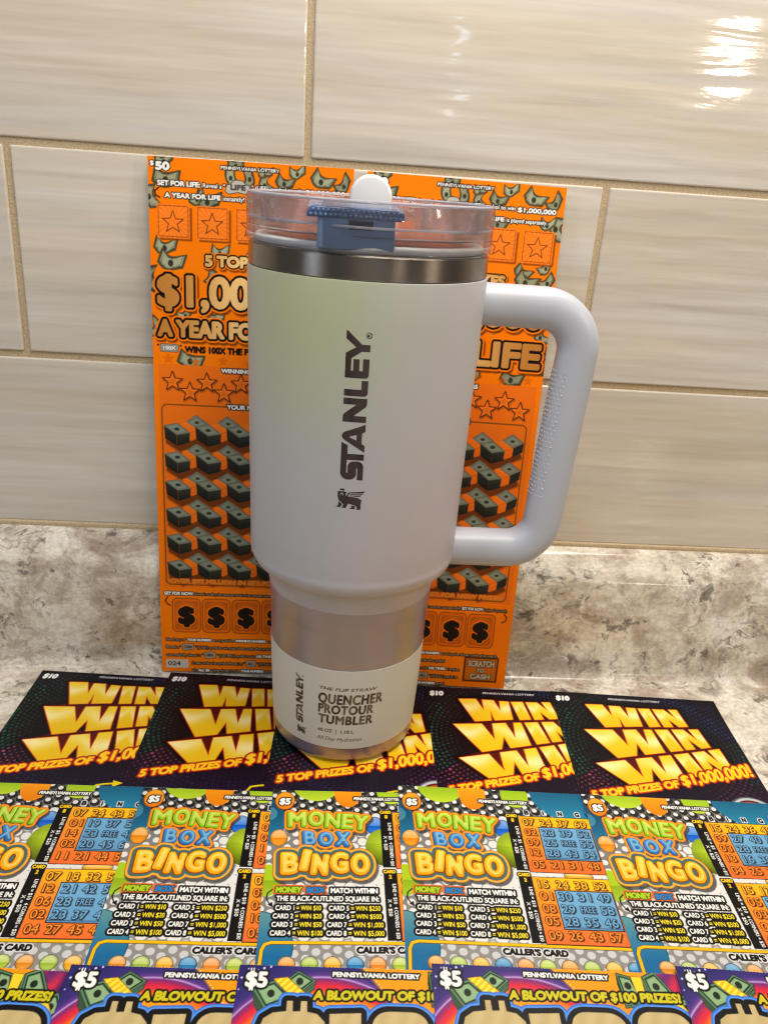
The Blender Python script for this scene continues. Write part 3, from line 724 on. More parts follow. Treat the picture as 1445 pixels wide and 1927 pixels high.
def art_bingo_cards(c, cards):
    for v0, v1, b0, b1, rows, nums in ((13.6, 47.3, 20.3, 39.6, (17.0, 23.3, 29.5, 35.7, 42.8), cards[0]), (50.4, 84.4, 57.5, 76.9, (54.0, 60.4, 66.9, 73.2, 80.2), cards[1])):
        c.rect(58.15, v0-.35, 101.3, v1+.35, BLACK)
        OG = lambda U, V, v0=v0, v1=v1: np.array((.98, .66, .14))*(1-np.clip((V-v0)/(v1-v0), 0, 1)[..., None]) + np.array((.94, .42, .17))*np.clip((V-v0)/(v1-v0), 0, 1)[..., None]
        c.rect(58.45, v0, 101.0, v1, OG)
        c.rect(58.45, v0, 101.0, v0+6.0, lambda U, V: np.array((.98, .66, .14)) + np.clip((U-60)/12, 0, 1)[..., None]*np.array((.01, .10, -.05)))
        c.rect(67.1, b0-.45, 93.0, b1+.45, BLACK); c.rect(67.5, b0, 92.6, b1, grad((.45, .68, .84), (.38, .60, .76), b0, b1))
        c.rect(67.5, b1-.9, 92.6, b1-.5, (.12, .2, .3), alpha=.7)
        for rr in range(5):
            for k in range(5):
                t = nums[rr][k]
                if not t: continue
                u = 62.9 + 8.45*k; v = rows[rr]; inb = 1 <= rr <= 3 and 1 <= k <= 3
                bgc = (.42, .65, .81) if inb else ((.98, .70, .16) if rr == 0 else (.96, .54, .16))
                w = 5.8 if t != 'FREE' else 6.6; hh = 2.15 if t != 'FREE' else 1.7
                if t[0] == '1' and t != 'FREE': w -= 1.2
                ink = (.10, .10, .13) if inb else (.22, .12, .05)
                c.text(t, u-w/2, u+w/2, v-hh, v+hh, bgc, .12, outlines=[(.32, ink)], shadow=(.42, .42, ink, .25, .85))
    return c

# ---------- artwork: purple and orange ticket ---------------------------------------------------
def art_blow():
    c = Canvas(101.6, 75, .25, (.96, .58, .05), v0=-1.0)
    U, V = c.U, c.V
    r = np.hypot(U-33, (V-45))
    stops = np.array([0, 33, 35.8, 37.2, 38.9, 41.0, 41.7, 42.3, 44.0, 49, 70])
    cols = np.array([(.98, .62, .05), (.98, .60, .05), (.95, .42, .08), (.87, .20, .22), (.80, .13, .27), (.45, .16, .44), (.74, .62, .84), (.40, .22, .54), (.22, .17, .46), (.16, .14, .40), (.11, .11, .32)])
    a = np.stack([np.interp(r, stops, cols[:, k]) for k in range(3)], -1)
    # orange field to the right of a diagonal
    d = (U - (47.5 + V*.88)); e = np.clip(d/1.6+.5, 0, 1)[..., None]
    og = np.array((.98, .60, .05)) + np.clip((V-4)/14, 0, 1)[..., None]*np.array((.0, -.04, .0))
    a = a*(1-e) + og*e
    # magenta beams at the right
    ang = np.degrees(np.arctan2(30-V, U-70))
    m = np.clip((U - 84 - (V*.35))/5, 0, 1)[..., None]
    beam = (.5+.5*np.sin(ang*.42+1.2))[..., None]
    a = a*(1-m) + m*(np.array((.80, .16, .30))*beam + np.array((.42, .14, .42))*(1-beam))
    nv = np.clip((U-95.5+V*.1)/3, 0, 1)[..., None]; a = a*(1-nv) + nv*np.array((.17, .11, .36))
    c.a[:] = a + (nrng.rand(c.ny, c.nx, 1)-.5)*.025
    for k in range(14): c.disc(47.6 + k*.95, -1 + k*1.1, .28, (1, .86, .6))
    for k in range(22):
        a_ = R(200 + k*7.2); c.disc(33 + 26*math.cos(a_), 45 + 26*math.sin(a_), .32, (1, .82, .4))
    for k, (u, v, s_) in enumerate(((9.5, .4, .5), (12.0, -.2, .4), (1.4, 4.4, .45), (.8, 9, .3), (3.6, .8, .3), (7.4, 1.2, .3))): c.disc(u, v, s_, (.78, .80, .95))
    GR, GD, GL = np.array((.36, .52, .38)), (.10, .16, .12), (.55, .68, .50)
    def note(q):
        q = np.array(q, float); ce = q.mean(0)
        c.poly(q, GR, outlines=[(.35, GD)])
        i1 = ce + (q-ce)*.78; c.line(list(i1)+[i1[0]], .55, GD); i2 = ce + (q-ce)*.66; c.poly(i2, GL)
        c.disc(ce[0], ce[1], 1.35, GD, ry=1.5)
    def fan(q, dx, dy, n):
        q = np.array(q, float)
        for k in range(n, 0, -1): c.poly(q + np.array((dx*k, dy*k)), np.array((.42, .58, .42))*(.8 + .2*(k % 2)), outlines=[(.28, GD)])
        note(q)
    # left bundle
    fan([(5.6, 8.0), (14.2, 5.2), (21.0, 11.6), (11.2, 16.2)], .3, 1.15, 6)
    fan([(17.4, 5.6), (22.6, 1.2), (29.4, 4.8), (24.0, 9.4)], -.1, .8, 4)
    c.poly([(13.6, 4.6), (18.6, 3.8), (25.4, 9.6), (25.2, 14.5), (21, 16), (20.6, 11.2)], lambda U, V: np.array((.98, .80, .18)) + (.09*np.sin((U+V)*2.2))[..., None], outlines=[(.3, (.55, .36, .04))])
    # right bundles
    fan([(72.6, .0), (78.0, 1.4), (80.2, 8.6), (73.4, 9.8)], -.1, 1.0, 4)
    fan([(82.8, 1.0), (88.0, -1.4), (93.4, 7.6), (84.6, 12)], -.7, .5, 6)
    c.poly([(78.2, 1.0), (82.2, 1.2), (81.8, 10.5), (79.2, 10.5)], (.97, .82, .16), outlines=[(.25, (.55, .36, .04))])
    fan([(90.6, 10.2), (97.4, 7.8), (101, 14.6), (95.5, 20)], -.3, .8, 3)
    c.poly([(88, 8.5), (93, 8), (97.6, 16), (92.6, 21)], (.97, .80, .16), outlines=[(.3, (.55, .36, .04))])
    # price
    c.text('$5', 2.9, 11.3, 1.7, 8.1, WHITE, .42, outlines=[(.85, BLACK)])
    c.line([(4.7, .6), (4.9, 9.2)], .5, WHITE); c.line([(5.7, .6), (5.9, 9.2)], .5, WHITE)
    c.text('PENNSYLVANIA LOTTERY', 35.6, 69.2, .9, 3.1, WHITE, .2, outlines=[(.62, BLACK)])
    # huge outlined sum, its first line of figures
    def block(pts): return np.asarray(pts, float)
    shapes = [[(9.8, 75), (9.8, 24), (11.2, 19.6), (14.4, 17.4), (19.2, 16.8), (19.2, 12.9), (21.4, 12.9), (21.6, 16.8), (24.4, 16.7), (24.4, 12.9), (26.6, 12.9), (26.9, 16.8), (30.6, 17.6), (33.4, 20.4), (34.4, 25), (34.4, 75)],
              [(37.2, 75), (37.2, 45), (35.4, 30), (35.0, 17.4), (46.6, 16.8), (47.2, 75)],
              rrect(50.6, 16.0, 71.4, 92, 6.0), rrect(75.4, 15.0, 95.8, 92, 6.0)]
    sg = np.concatenate([np.stack([np.array(p, float), np.roll(np.array(p, float), -1, 0)], 1) for p in shapes])
    c.shape(sg, None, outlines=[(3.4, (.20, .44, .80)), (2.8, (.32, .57, .93)), (2.1, (.05, .05, .06))])
    fo = lambda U, V: np.array((.76, .68, .48)) + (.02*np.sin(U*.9+V*.3))[..., None] + (((np.floor(U*4)*13+np.floor(V*4)*7) % 5)/5-.4)[..., None]*.02
    c.shape(sg, fo)
    c.poly(rrect(18.4, 25.5, 26.0, 44, 3.2), (.05, .05, .06)); c.poly(rrect(57.6, 27, 64.4, 75, 3), (.05, .05, .06)); c.poly(rrect(82.2, 26, 89.0, 75, 3), (.05, .05, .06))
    c.text('A BLOWOUT OF $100 PRIZES!', 28.6, 95.6, 8.5, 12.4, (.80, .75, .10), .34, shear=.08, rise=1.3, outlines=[(.75, BLACK)])
    return c

# ------------------------------------------------------------------ printed cards as thin solid sheets
def mat_print(name, rough, coat=0.0, sheen_noise=0.0):
    t = NT(name); at = t.n('ShaderNodeAttribute'); at.attribute_name = 'print'
    p = t.n('ShaderNodeTexCoord').outputs['Object']
    t.set(Base_Color=at.outputs['Color'], Roughness=rough, Coat_Weight=coat, Coat_Roughness=.12, Specular_IOR_Level=.22,
          Normal=t.bump(t.noise(p, 190, 3), .10, .0006))
    return t.m
M_FILM = mat_print('glossy_printed_card', .34, 0.0)
M_SCR = mat_print('matt_scratch_film', .55)

def sheet(name, cv, mat, bend=None, jag_top=True, thick=.3, panels=(), v_from=None, panel_mat=None):
    """cv: Canvas -> (mesh of the card, [(part name, mesh)]); card lies in its own x (right), -y (down) plane"""
    res = cv.res
    j0 = 0 if v_from is None else int(round((v_from-cv.v0)/res))
    a = cv.a[j0:]; ny, nx = a.shape[:2]
    u = np.arange(nx)*res; v = np.arange(ny)*res
    U, V = np.meshgrid(u, v)
    if jag_top:
        jg = (.30*np.abs(((u/1.35) % 1.0)-.5)*2 + .10*nrng.rand(nx)); V[0] += jg; V[1] += jg*.4
    Z = bend(U, V) if bend is not None else np.zeros_like(U)
    P = np.stack([U, -V, Z + thick], -1).reshape(-1, 3)
    C = np.ones((ny*nx, 4), np.float32); C[:, :3] = lin(np.clip(a, 0, 1)).reshape(-1, 3)
    if jag_top:
        k = nrng.rand(nx) < .45; C[:nx][k, :3] = .62
    idx = np.arange(ny*nx).reshape(ny, nx)
    quads = np.stack([idx[1:, :-1], idx[1:, 1:], idx[:-1, 1:], idx[:-1, :-1]], -1)
    own = np.zeros((ny-1, nx-1), int)
    vv = (cv.v0 + (j0 + np.arange(ny-1) + .5)*res)[:, None]; uu = ((np.arange(nx-1) + .5)*res)[None]
    for k, (nm, a0, b0, a1, b1) in enumerate(panels):
        own[(uu >= a0) & (uu <= a1) & (vv >= b0) & (vv <= b1)] = k+1
    def build(nm, q, P, C, mt_):
        me = bpy.data.meshes.new(nm); me.vertices.add(len(P)); me.vertices.foreach_set('co', (P*S).astype(np.float32).ravel())
        sizes = [len(f) for f in q[1]]; nl = q[0].size + sum(sizes)
        me.loops.add(nl); lv = np.concatenate([q[0].ravel()] + [np.array(f, np.int64) for f in q[1]]) if q[1] else q[0].ravel()
        me.loops.foreach_set('vertex_index', lv.astype(np.int32))
        ls = np.concatenate([np.arange(len(q[0]))*4, (q[0].size + np.concatenate([[0], np.cumsum(sizes)[:-1]])) if q[1] else np.zeros(0)]).astype(np.int32)
        me.polygons.add(len(ls)); me.polygons.foreach_set('loop_start', ls)
        me.update(calc_edges=True); me.validate()
        at = me.attributes.new('print', 'FLOAT_COLOR', 'POINT'); at.data.foreach_set('color', C.astype(np.float32).ravel())
        me.materials.append(mt_)
        return me
    # white edge and back
    ring = np.concatenate([idx[0, :], idx[1:, -1], idx[-1, -2::-1], idx[-2:0:-1, 0]])
    n0 = ny*nx; n = len(ring)
    Pt = P[ring]; Pb = Pt.copy(); Pb[:, 2] -= thick
    k = np.arange(n); k2 = (k+1) % n
    side = np.stack([n0+k, n0+k2, n0+n+k2, n0+n+k], -1)
    # back: strip of quads between left and right border
    lft = np.concatenate([[0], np.arange(n-1, n-ny+1, -1), [n-ny+1]])[:ny]; rgt = np.arange(nx-1, nx-1+ny)
    L = n0+n+np.array([0] + [n-i for i in range(1, ny)]); Rr = n0+n+rgt
    back = np.stack([L[:-1], Rr[:-1], Rr[1:], L[1:]], -1)
    Pall = np.concatenate([P, Pt, Pb]); Call = np.concatenate([C, np.tile(np.array([[.60, .58, .55, 1]], np.float32), (2*n, 1))])
    body_q = np.concatenate([quads[own == 0], side, back])
    used = np.unique(body_q); mp = np.full(len(Pall), -1); mp[used] = np.arange(len(used))
    body = build(name, (mp[body_q], []), Pall[used], Call[used], mat)
    parts = []
    for kk, pn in enumerate(panels):
        q = quads[own == kk+1]
        if not len(q): continue
        us = np.unique(q); m2 = np.full(len(Pall), -1); m2[us] = np.arange(len(us))
        parts.append((pn[0], build(pn[0], (m2[q], []), P[us], C[us], panel_mat or mat)))
    return body, parts
def put_sheet(name, cv, mat, loc, rot, label, cat, group, **kw):
    body, parts = sheet(name, cv, mat, **kw)
    o = bpy.data.objects.new(name, body); COL.objects.link(o)
    o.location = Vector(loc)*S
    if isinstance(rot, Matrix): o.rotation_euler = rot.to_euler()
    else: o.rotation_euler = rot
    tag(o, label, cat, group)
    for nm, me in parts:
        p = bpy.data.objects.new(nm, me); COL.objects.link(p); p.parent = o
    return o

# two orange tickets leaning on the wall
cv = art_orange()
opan = [('star_box', 3.9+19.95*k, 22.2, 3.9+19.95*k+16.6, 38.7) for k in range(5)] + [('scratch_panel', 2.6, 103.6, 101.2, 233.6)] + \
       [('dollar_box', 7.2+17.55*k-.5, 240.5, 7.2+17.55*k+16.4, 262.7) for k in range(5)]
bow = lambda U, V: 1.2*np.sin(np.clip(V/289, 0, 1)*np.pi)*0 + 0*U
def lean(tl, uv, vv):
    u = Vector(uv).normalized(); v = Vector(vv).normalized(); n = u.cross(v)
    return Matrix(((u.x, v.x, n.x), (u.y, v.y, n.y), (u.z, v.z, n.z)))
def orange(tl, u, v, label):
    m = lean(tl, u, v)
    return put_sheet('lottery_ticket', cv, M_FILM, tl, m, label, 'lottery ticket', 'tall orange tickets leaning on the wall', jag_top=False, thick=.3, panels=opan, panel_mat=M_SCR)
orange((-97.7, 446.0, 289.1), (1, 0, .0055), (-.0055, .0917, .9957), 'tall orange ticket leaning on the tiles, left of the pair behind the tumbler')
orange((13.05, 448.0, 289.2), (.99945, -.0313, -.0113), (.0149, .1171, .9931), 'tall orange ticket leaning on the tiles behind the tumbler handle')

def lift(a, b=0.0, L=36): return lambda U, V: a*np.clip(1-V/L, 0, 1)**2*(1 + b*(U/101.6-.5))
def flat(tl, rot, z, tilt): return (tl[0], tl[1], z), (Matrix.Rotation(R(rot), 3, 'Z') @ Matrix.Rotation(tilt/101.7, 3, 'Y'))
# back row: black tickets
cv = art_win()
W1 = [(-166.0, 416.8, -2.76, 'black ticket with yellow lettering, leftmost of its row'),
      (-90.8, 418.4, -2.6, 'black ticket with yellow lettering under the left edge of the bright tumbler base, second of its row'),
      (-22.0, 416.0, -2.5, 'black ticket with yellow lettering that the tumbler stands on'),
      (63.6, 410.4, -1.1, 'black ticket with yellow lettering just right of the tumbler, fourth of its row'),
      (141.0, 408.8, -3.3, 'black ticket with all three yellow words in view, rightmost of its row')]
W1[1] = (W1[1][0], W1[1][1], W1[1][2], 'black ticket with yellow lettering between the leftmost one and the tumbler')
for i, (x, y, r, lab) in enumerate(W1):
    loc, m = flat((x, y), r, .12 + .55, .55)
    put_sheet('lottery_ticket', cv, M_FILM, loc, m, lab, 'lottery ticket', 'black tickets lying in the back row', bend=lift((.3, .3, .3, .8, 1.0)[i], .4), v_from=-1.0 if i else 0.0)

# middle row: bingo tickets, each with numbers of its own
NB = '-'
CARDS = [
 ([['07', '24', '43', '58', '72'], ['01', '19', '37', '51', '66'], ['14', '23', 'FREE', '48', '61'], ['02', '20', '45', '60', '75'], ['11', '21', '44', '55', '69']],
  [['07', '18', '32', '59', '63'], ['12', '21', '42', '50', '70'], ['06', '28', 'FREE', '47', '74'], ['02', '23', '37', '48', '62'], ['04', '27', '45', '46', '68']]),
 ([['08', '17', '', '', ''], ['03', '', '', '', ''], ['06', '', '', '', ''], ['11', '', '', '', ''], ['09', '', '', '', '']],
  [['03', '', '', '', ''], ['07', '', '', '', ''], ['04', '', '', '', ''], ['10', '', '', '', ''], ['05', '', '', '', '']]),
 ([['05', '', '', '', ''], ['08', '', '', '', ''], ['02', '', '', '', ''], ['13', '', '', '', ''], ['10', '', '', '', '']],
  [['01', '', '', '', ''], ['06', '', '', '', ''], ['09', '', '', '', ''], ['14', '', '', '', ''], ['03', '', '', '', '']]),
 ([['07', '24', '37', '60', ''], ['02', '23', '39', '52', ''], ['09', '25', 'FREE', '55', ''], ['12', '28', '43', '54', ''], ['05', '21', '31', '48', '']],
  [['15', '24', '38', '52', ''], ['01', '30', '31', '49', ''], ['08', '29', 'FREE', '58', ''], ['05', '28', '35', '46', ''], ['09', '26', '43', '57', '']]),
 ([['15', '24', '36', '49', '71'], ['09', '27', '40', '53', '64'], ['03', '28', 'FREE', '57', '67'], ['13', '16', '39', '46', '73'], ['04', '25', '31', '50', '62']],
  [['15', '17', '34', '51', '65'], ['05', '22', '38', '47', '74'], ['03', '19', 'FREE', '56', '61'], ['01', '26', '41', '52', '70'], ['08', '30', '45', '58', '68']])]
B2 = [(-172.6, 319.6, -.5, -1.0, 'dotted bingo ticket cut by the left edge of the picture, its number grids in view'),
      (-84.0, 317.6, -.75, .0, 'dotted bingo ticket lying second from the left, between two others'),
      (-21.2, 317.2, .3, .0, 'dotted bingo ticket in front of the tumbler, only its left half in view'),
      (41.3, 321.6, -1.87, -3.2, 'dotted bingo ticket just right of the tumbler with both blue number squares in view'),
      (134.4, 317.4, -1.9, -1.3, 'dotted bingo ticket lying rightmost of its row')]
base_b = art_bingo()
bpan = [('bingo_card', 52.4, 12.2, 101.6, 47.5), ('bingo_card', 52.4, 47.75, 101.6, 84.6), ('caller_card', 2.4, 86.6, 101.6, 112.0)]
for i, (x, y, r, v0, lab) in enumerate(B2):
    cb = art_bingo_cards(base_b.copy(), CARDS[i])
    loc, m = flat((x, y-.8), r, 1.25 + .6, .6)
    put_sheet('lottery_ticket', cb, M_FILM, loc, m, lab, 'lottery ticket', 'dotted bingo tickets lying in the middle row', bend=lift((.6, .7, .8, 1.3, 1.4)[i], -.5), v_from=v0, panels=bpan)

# front row: purple and orange tickets
cv = art_blow()
B3 = [(-187.5, 222.7, -3.0, 'purple and orange ticket in the front left corner, only its right end in view'),
      (-89.3, 219.8, -1.6, 'purple and orange ticket second from the left in the front row'),
      (-26.2, 219.8, -1.4, 'purple and orange ticket in the front row, straight in front of the tumbler'),
      (47.8, 220.2, -2.1, 'purple and orange ticket in the front row with its whole top line in view'),
      (145.0, 219.4, -4.2, 'purple and orange ticket in the front right corner')]
for i, (x, y, r, lab) in enumerate(B3):
    loc, m = flat((x, y), r, 2.45 + .6, .6)
    put_sheet('lottery_ticket', cv, M_FILM, loc, m, lab, 'lottery ticket', 'purple and orange tickets lying in the front row', bend=lift((.6, .7, .9, 1.2, 1.3)[i], -.5))

# ------------------------------------------------------------------ the tumbler
def lathe_mesh(name, prof, n=128, closed=False):
    v, f = [], []
    m = len(prof)
    for i in range(n):
        a = 2*math.pi*i/n
        for r, z in prof: v.append((r*math.sin(a)*S, -r*math.cos(a)*S, z*S))
    for i in range(n):
        k = (i+1) % n
        for j in range(m if closed else m-1):
            j2 = (j+1) % m
            f.append((i*m+j, k*m+j, k*m+j2, i*m+j2))
    me = pydata(name, v, f)
    bm = bmesh.new(); bm.from_mesh(me); bmesh.ops.remove_doubles(bm, verts=bm.verts[:], dist=1e-6); bmesh.ops.dissolve_degenerate(bm, edges=bm.edges[:], dist=1e-7)
    bmesh.ops.recalc_face_normals(bm, faces=bm.faces[:]); bm.to_mesh(me); bm.free()
    return me
def smooth_angle(o, ang=35):
    me = o.data; me.polygons.foreach_set('use_smooth', np.ones(len(me.polygons), bool))
    bm = bmesh.new(); bm.from_mesh(me)
    for e in bm.edges:
        if len(e.link_faces) == 2 and e.calc_face_angle(0) > R(ang): e.smooth = False
    bm.to_mesh(me); bm.free()

def mat_paint():
    t = NT('pearl_powder_paint')
    p = t.n('ShaderNodeTexCoord').outputs['Object']
    def blob(loc, rad):
        d = t.n('ShaderNodeVectorMath', operation='DISTANCE'); t.l(t.mapping(p, (1, 1, .8)), d.inputs[0]); d.inputs[1].default_value = (loc[0]*S, loc[1]*S, loc[2]*S*.8)
        m = t.n('ShaderNodeMapRange'); m.interpolation_type = 'SMOOTHERSTEP'; t.l(d.outputs['Value'], m.inputs[0])
        m.inputs[1].default_value = 0; m.inputs[2].default_value = rad*S; m.inputs[3].default_value = 1; m.inputs[4].default_value = 0
        return m.outputs[0]
    col = rgba((.74, .742, .755))
    col = t.mix(t.math('MULTIPLY', blob((-30, -44, 238), 72), .85), col, rgba((.75, .785, .60)))
    col = t.mix(t.math('MULTIPLY', blob((42, -30, 120), 75), .6), col, rgba((.74, .68, .725)))
    col = t.mix(t.math('MULTIPLY', blob((-40, -35, 105), 60), .5), col, rgba((.69, .69, .745)))
    t.set(Base_Color=col, Roughness=.42, Specular_IOR_Level=.5, Metallic=.12,
          Normal=t.bump(t.noise(p, 1500, 3, .7), .22, .0002))
    return t.m
def mat_steel(name, col, rough, scale=(18, 18, 5200)):
    t = NT(name); p = t.n('ShaderNodeTexCoord').outputs['Object']
    n = t.noise(t.mapping(p, scale), 1.0, 4, .6)
    t.set(Base_Color=t.mix(n, rgba(np.array(col)*.86), rgba(col)), Metallic=1.0, Roughness=rough,
          Normal=t.bump(n, .16, .0002))
    t.b.inputs['Anisotropic'].default_value = .95; t.b.inputs['Anisotropic Rotation'].default_value = .25
    tg = t.n('ShaderNodeTangent', direction_type='RADIAL', axis='Z'); t.l(tg.outputs[0], t.b.inputs['Tangent'])
    return t.m
def mat_plain(name, col, rough=.4, **kw):
    t = NT(name); t.set(Base_Color=rgba(col), Roughness=rough, **kw); return t.m
def mat_clear(name, col, ior=1.38):
    """clear moulded plastic: mostly seen straight through, partly bent, with a mirror film at grazing angles"""
    t = NT(name); out = t.t.nodes['Material Output']
    tr = t.n('ShaderNodeBsdfTransparent'); tr.inputs[0].default_value = tuple(col)+(1,)
    rf = t.n('ShaderNodeBsdfRefraction'); rf.inputs['Color'].default_value = tuple(col)+(1,); rf.inputs['IOR'].default_value = ior; rf.inputs['Roughness'].default_value = .02
    gl = t.n('ShaderNodeBsdfGlossy'); gl.inputs['Roughness'].default_value = .04
    df = t.n('ShaderNodeBsdfDiffuse'); df.inputs[0].default_value = (.80, .80, .90, 1)
    fr = t.n('ShaderNodeFresnel'); fr.inputs['IOR'].default_value = 1.46
    m1 = t.n('ShaderNodeMixShader'); m1.inputs[0].default_value = .38; t.l(tr.outputs[0], m1.inputs[1]); t.l(rf.outputs[0], m1.inputs[2])
    m3 = t.n('ShaderNodeMixShader'); m3.inputs[0].default_value = .025; t.l(m1.outputs[0], m3.inputs[1]); t.l(df.outputs[0], m3.inputs[2])
    m2 = t.n('ShaderNodeMixShader'); t.l(t.math('MULTIPLY', fr.outputs[0], .6), m2.inputs[0]); t.l(m3.outputs[0], m2.inputs[1]); t.l(gl.outputs[0], m2.inputs[2])
    t.l(m2.outputs[0], out.inputs['Surface'])
    return t.m

AX, AY, Z0 = 13.5, 377.8, 0.0
cup = tag(empty('tumbler', (AX*S, AY*S, Z0*S)), 'tall pale lavender insulated tumbler with handle, clear lid and white straw', 'tumbler')
mp_ = mat_paint(); msteel = mat_steel('brushed_steel', (.58, .55, .52), .27)
def cup_part(name, me, mat, parent=None, ang=35):
    o = link(name, me, mat, parent if parent is not None else cup); smooth_angle(o, ang); return o
def arc(cx, cz, r, a0, a1, n): return [(cx + r*math.cos(R(a0+(a1-a0)*k/n)), cz + r*math.sin(R(a0+(a1-a0)*k/n))) for k in range(n+1)]
zb = lambda z: 51.9 + (54.0-51.9)*(z-112)/(248.4-112)         # outer radius of the painted body
body_prof = [(53.2, 248.4)] + [(53.9, 248.2)] + [(zb(z), z) for z in (247.2, 230, 210, 190, 170, 150, 130, 116)] + arc(42.6, 112.5, 9.35, 10, -62, 10) + [(44.6, 100.6), (43.0, 95.8), (42.4, 92.6)]
cup_part('body', lathe_mesh('body', body_prof), mp_)
low = [(42.4, 92.6), (42.2, 90), (41.95, 82.0), (41.6, 80.4), (41.5, 79.6), (41.2, 66), (40.4, 40), (39.2, 12)] + arc(35.6, 5.3, 3.5, 5, -80, 7) + [(34.5, 0.97), (32, 1.4), (30, 2.6), (0, 2.6)]
mp2 = mat_paint(); mp2.name = 'satin_base_paint'
b = mp2.node_tree.nodes['Principled BSDF']; b.inputs['Metallic'].default_value = .75; b.inputs['Roughness'].default_value = .34
for l_ in list(b.inputs['Base Color'].links): mp2.node_tree.links.remove(l_)
b.inputs['Base Color'].default_value = rgba((.68, .65, .69))
cup_part('base', lathe_mesh('base', low), mp2)
cup_part('rim_band', lathe_mesh('rim_band', [(52.9, 248.3), (53.55, 248.9), (53.4, 257.4), (52.9, 258.0), (50.6, 258.0), (50.0, 257.4), (49.6, 240), (49.0, 225)]), msteel)

# handle: rounded tube swept in one plane
def sweep(path, rad, n=28, squash=1.0):
    v, f = [], []
    P = [Vector(p) for p in path]; m = len(P)
    for i, p in enumerate(P):
        t = (P[min(i+1, m-1)] - P[max(i-1, 0)]).normalized()
        nrm = Vector((-t.z, 0, t.x)); bi = Vector((0, 1, 0))
        rr = rad(i/(m-1)) if callable(rad) else rad
        for k in range(n):
            a = 2*math.pi*k/n; ca, sa = math.cos(a), math.sin(a)
            e = .86
            cx = math.copysign(abs(ca)**e, ca); sx = math.copysign(abs(sa)**e, sa)
            v.append(tuple((p + nrm*rr*cx + bi*rr*squash*sx)*S))
    for i in range(m-1):
        for k in range(n):
            k2 = (k+1) % n; f.append((i*n+k, i*n+k2, (i+1)*n+k2, (i+1)*n+k))
    f.append(tuple(range(n))[::-1]); f.append(tuple((m-1)*n + k for k in range(n)))
    return v, f
def fillet_path(pts, rads, n=14):
    out = [Vector(pts[0])]
    for i in range(1, len(pts)-1):
        a, b, c_ = Vector(pts[i-1]), Vector(pts[i]), Vector(pts[i+1]); r = rads[i-1]
        u = (a-b).normalized(); w = (c_-b).normalized(); th = u.angle(w); d = r/math.tan(th/2)
        p, q = b + u*d, b + w*d; cen = b + (u+w).normalized()*(r/math.sin(th/2))
        e1, e2 = (p-cen), (q-cen); an = e1.angle(e2)
        for k in range(n+1):
            s_ = k/n; out.append(cen + (e1*math.sin((1-s_)*an) + e2*math.sin(s_*an))/math.sin(an))
    out.append(Vector(pts[-1]))
    dense = [out[0]]
    for a, b in zip(out[:-1], out[1:]):
        L = (b-a).length; k = max(1, int(L/4))
        dense += [a + (b-a)*(j+1)/k for j in range(k)]
    return dense
hp = fillet_path([(47, 0, 236.2), (101.2, 0, 236.0), (95.0, 0, 114.4), (46.5, 0, 113.2)], [19, 18])
v, f = sweep(hp, 9.6, 36, .96)
hd = cup_part('handle', pydata('handle', v, f), None, ang=60)
th = NT('handle_plastic'); ph = th.n('ShaderNodeTexCoord').outputs['Object']
th.set(Base_Color=rgba((.715, .735, .78)), Roughness=.36, Normal=th.bump(th.noise(ph, 1800, 2), .08, .0002)); hd.data.materials.append(th.m)
hd.rotation_euler = (0, 0, R(-3.0))
# grip dimples along the inside of the upright
gb = bmesh.new()
for i in range(30):
    s_ = i/29; z = 208 - 62*s_; xc = 101.2 - 6.2*(236-z)/121.6
    for k in range(-4, 5):
        a = math.pi + R(k*13 + (6.5 if i % 2 else 0))
        mtx = Matrix.Translation(Vector((xc + 9.55*math.cos(a), 9.2*math.sin(a), z))*S) @ Matrix.Diagonal((S*.75, S*.75, S*.75, 1))
        bmesh.ops.create_icosphere(gb, subdivisions=1, radius=1, matrix=mtx)
g = cup_part('grip_texture', from_bm(gb, 'grip_texture'), th.m, hd)

# engraved word and winged bear, wrapped on the painted body
def wrap_polys(polys, radius, lift, name, step=1.0):
    bm = bmesh.new()
    for outer, holes in polys:
        loops = [[Vector((x, y, 0)) for x, y in l] for l in [outer] + holes]
        flatp = [p for l in loops for p in l]
        vs = [bm.verts.new(p) for p in flatp]
        for t in tessellate_polygon(loops):
            try: bm.faces.new([vs[i] for i in t])
            except ValueError: pass
    us = [v.co.x for v in bm.verts]; x = math.floor(min(us)) + step
    while x < max(us):
        bmesh.ops.bisect_plane(bm, geom=bm.verts[:]+bm.edges[:]+bm.faces[:], plane_co=(x, 0, 0), plane_no=(1, 0, 0)); x += step
    for v in bm.verts:
        u, z = v.co.x, v.co.y; r = radius(z) + lift; a = u/radius(z)
        v.co = Vector((r*math.sin(a), -r*math.cos(a), z))*S
    bmesh.ops.recalc_face_normals(bm, faces=bm.faces[:])
    for f in bm.faces:
        c_ = f.calc_center_median()
        if f.normal.x*c_.x + f.normal.y*c_.y < 0: f.normal_flip()
    return from_bm(bm, name)
def qarc(cx, cy, r, a0, a1, n=6): return [(cx + r*math.cos(R(a0+(a1-a0)*k/n)), cy + r*math.sin(R(a0+(a1-a0)*k/n))) for k in range(n+1)]
LET = []
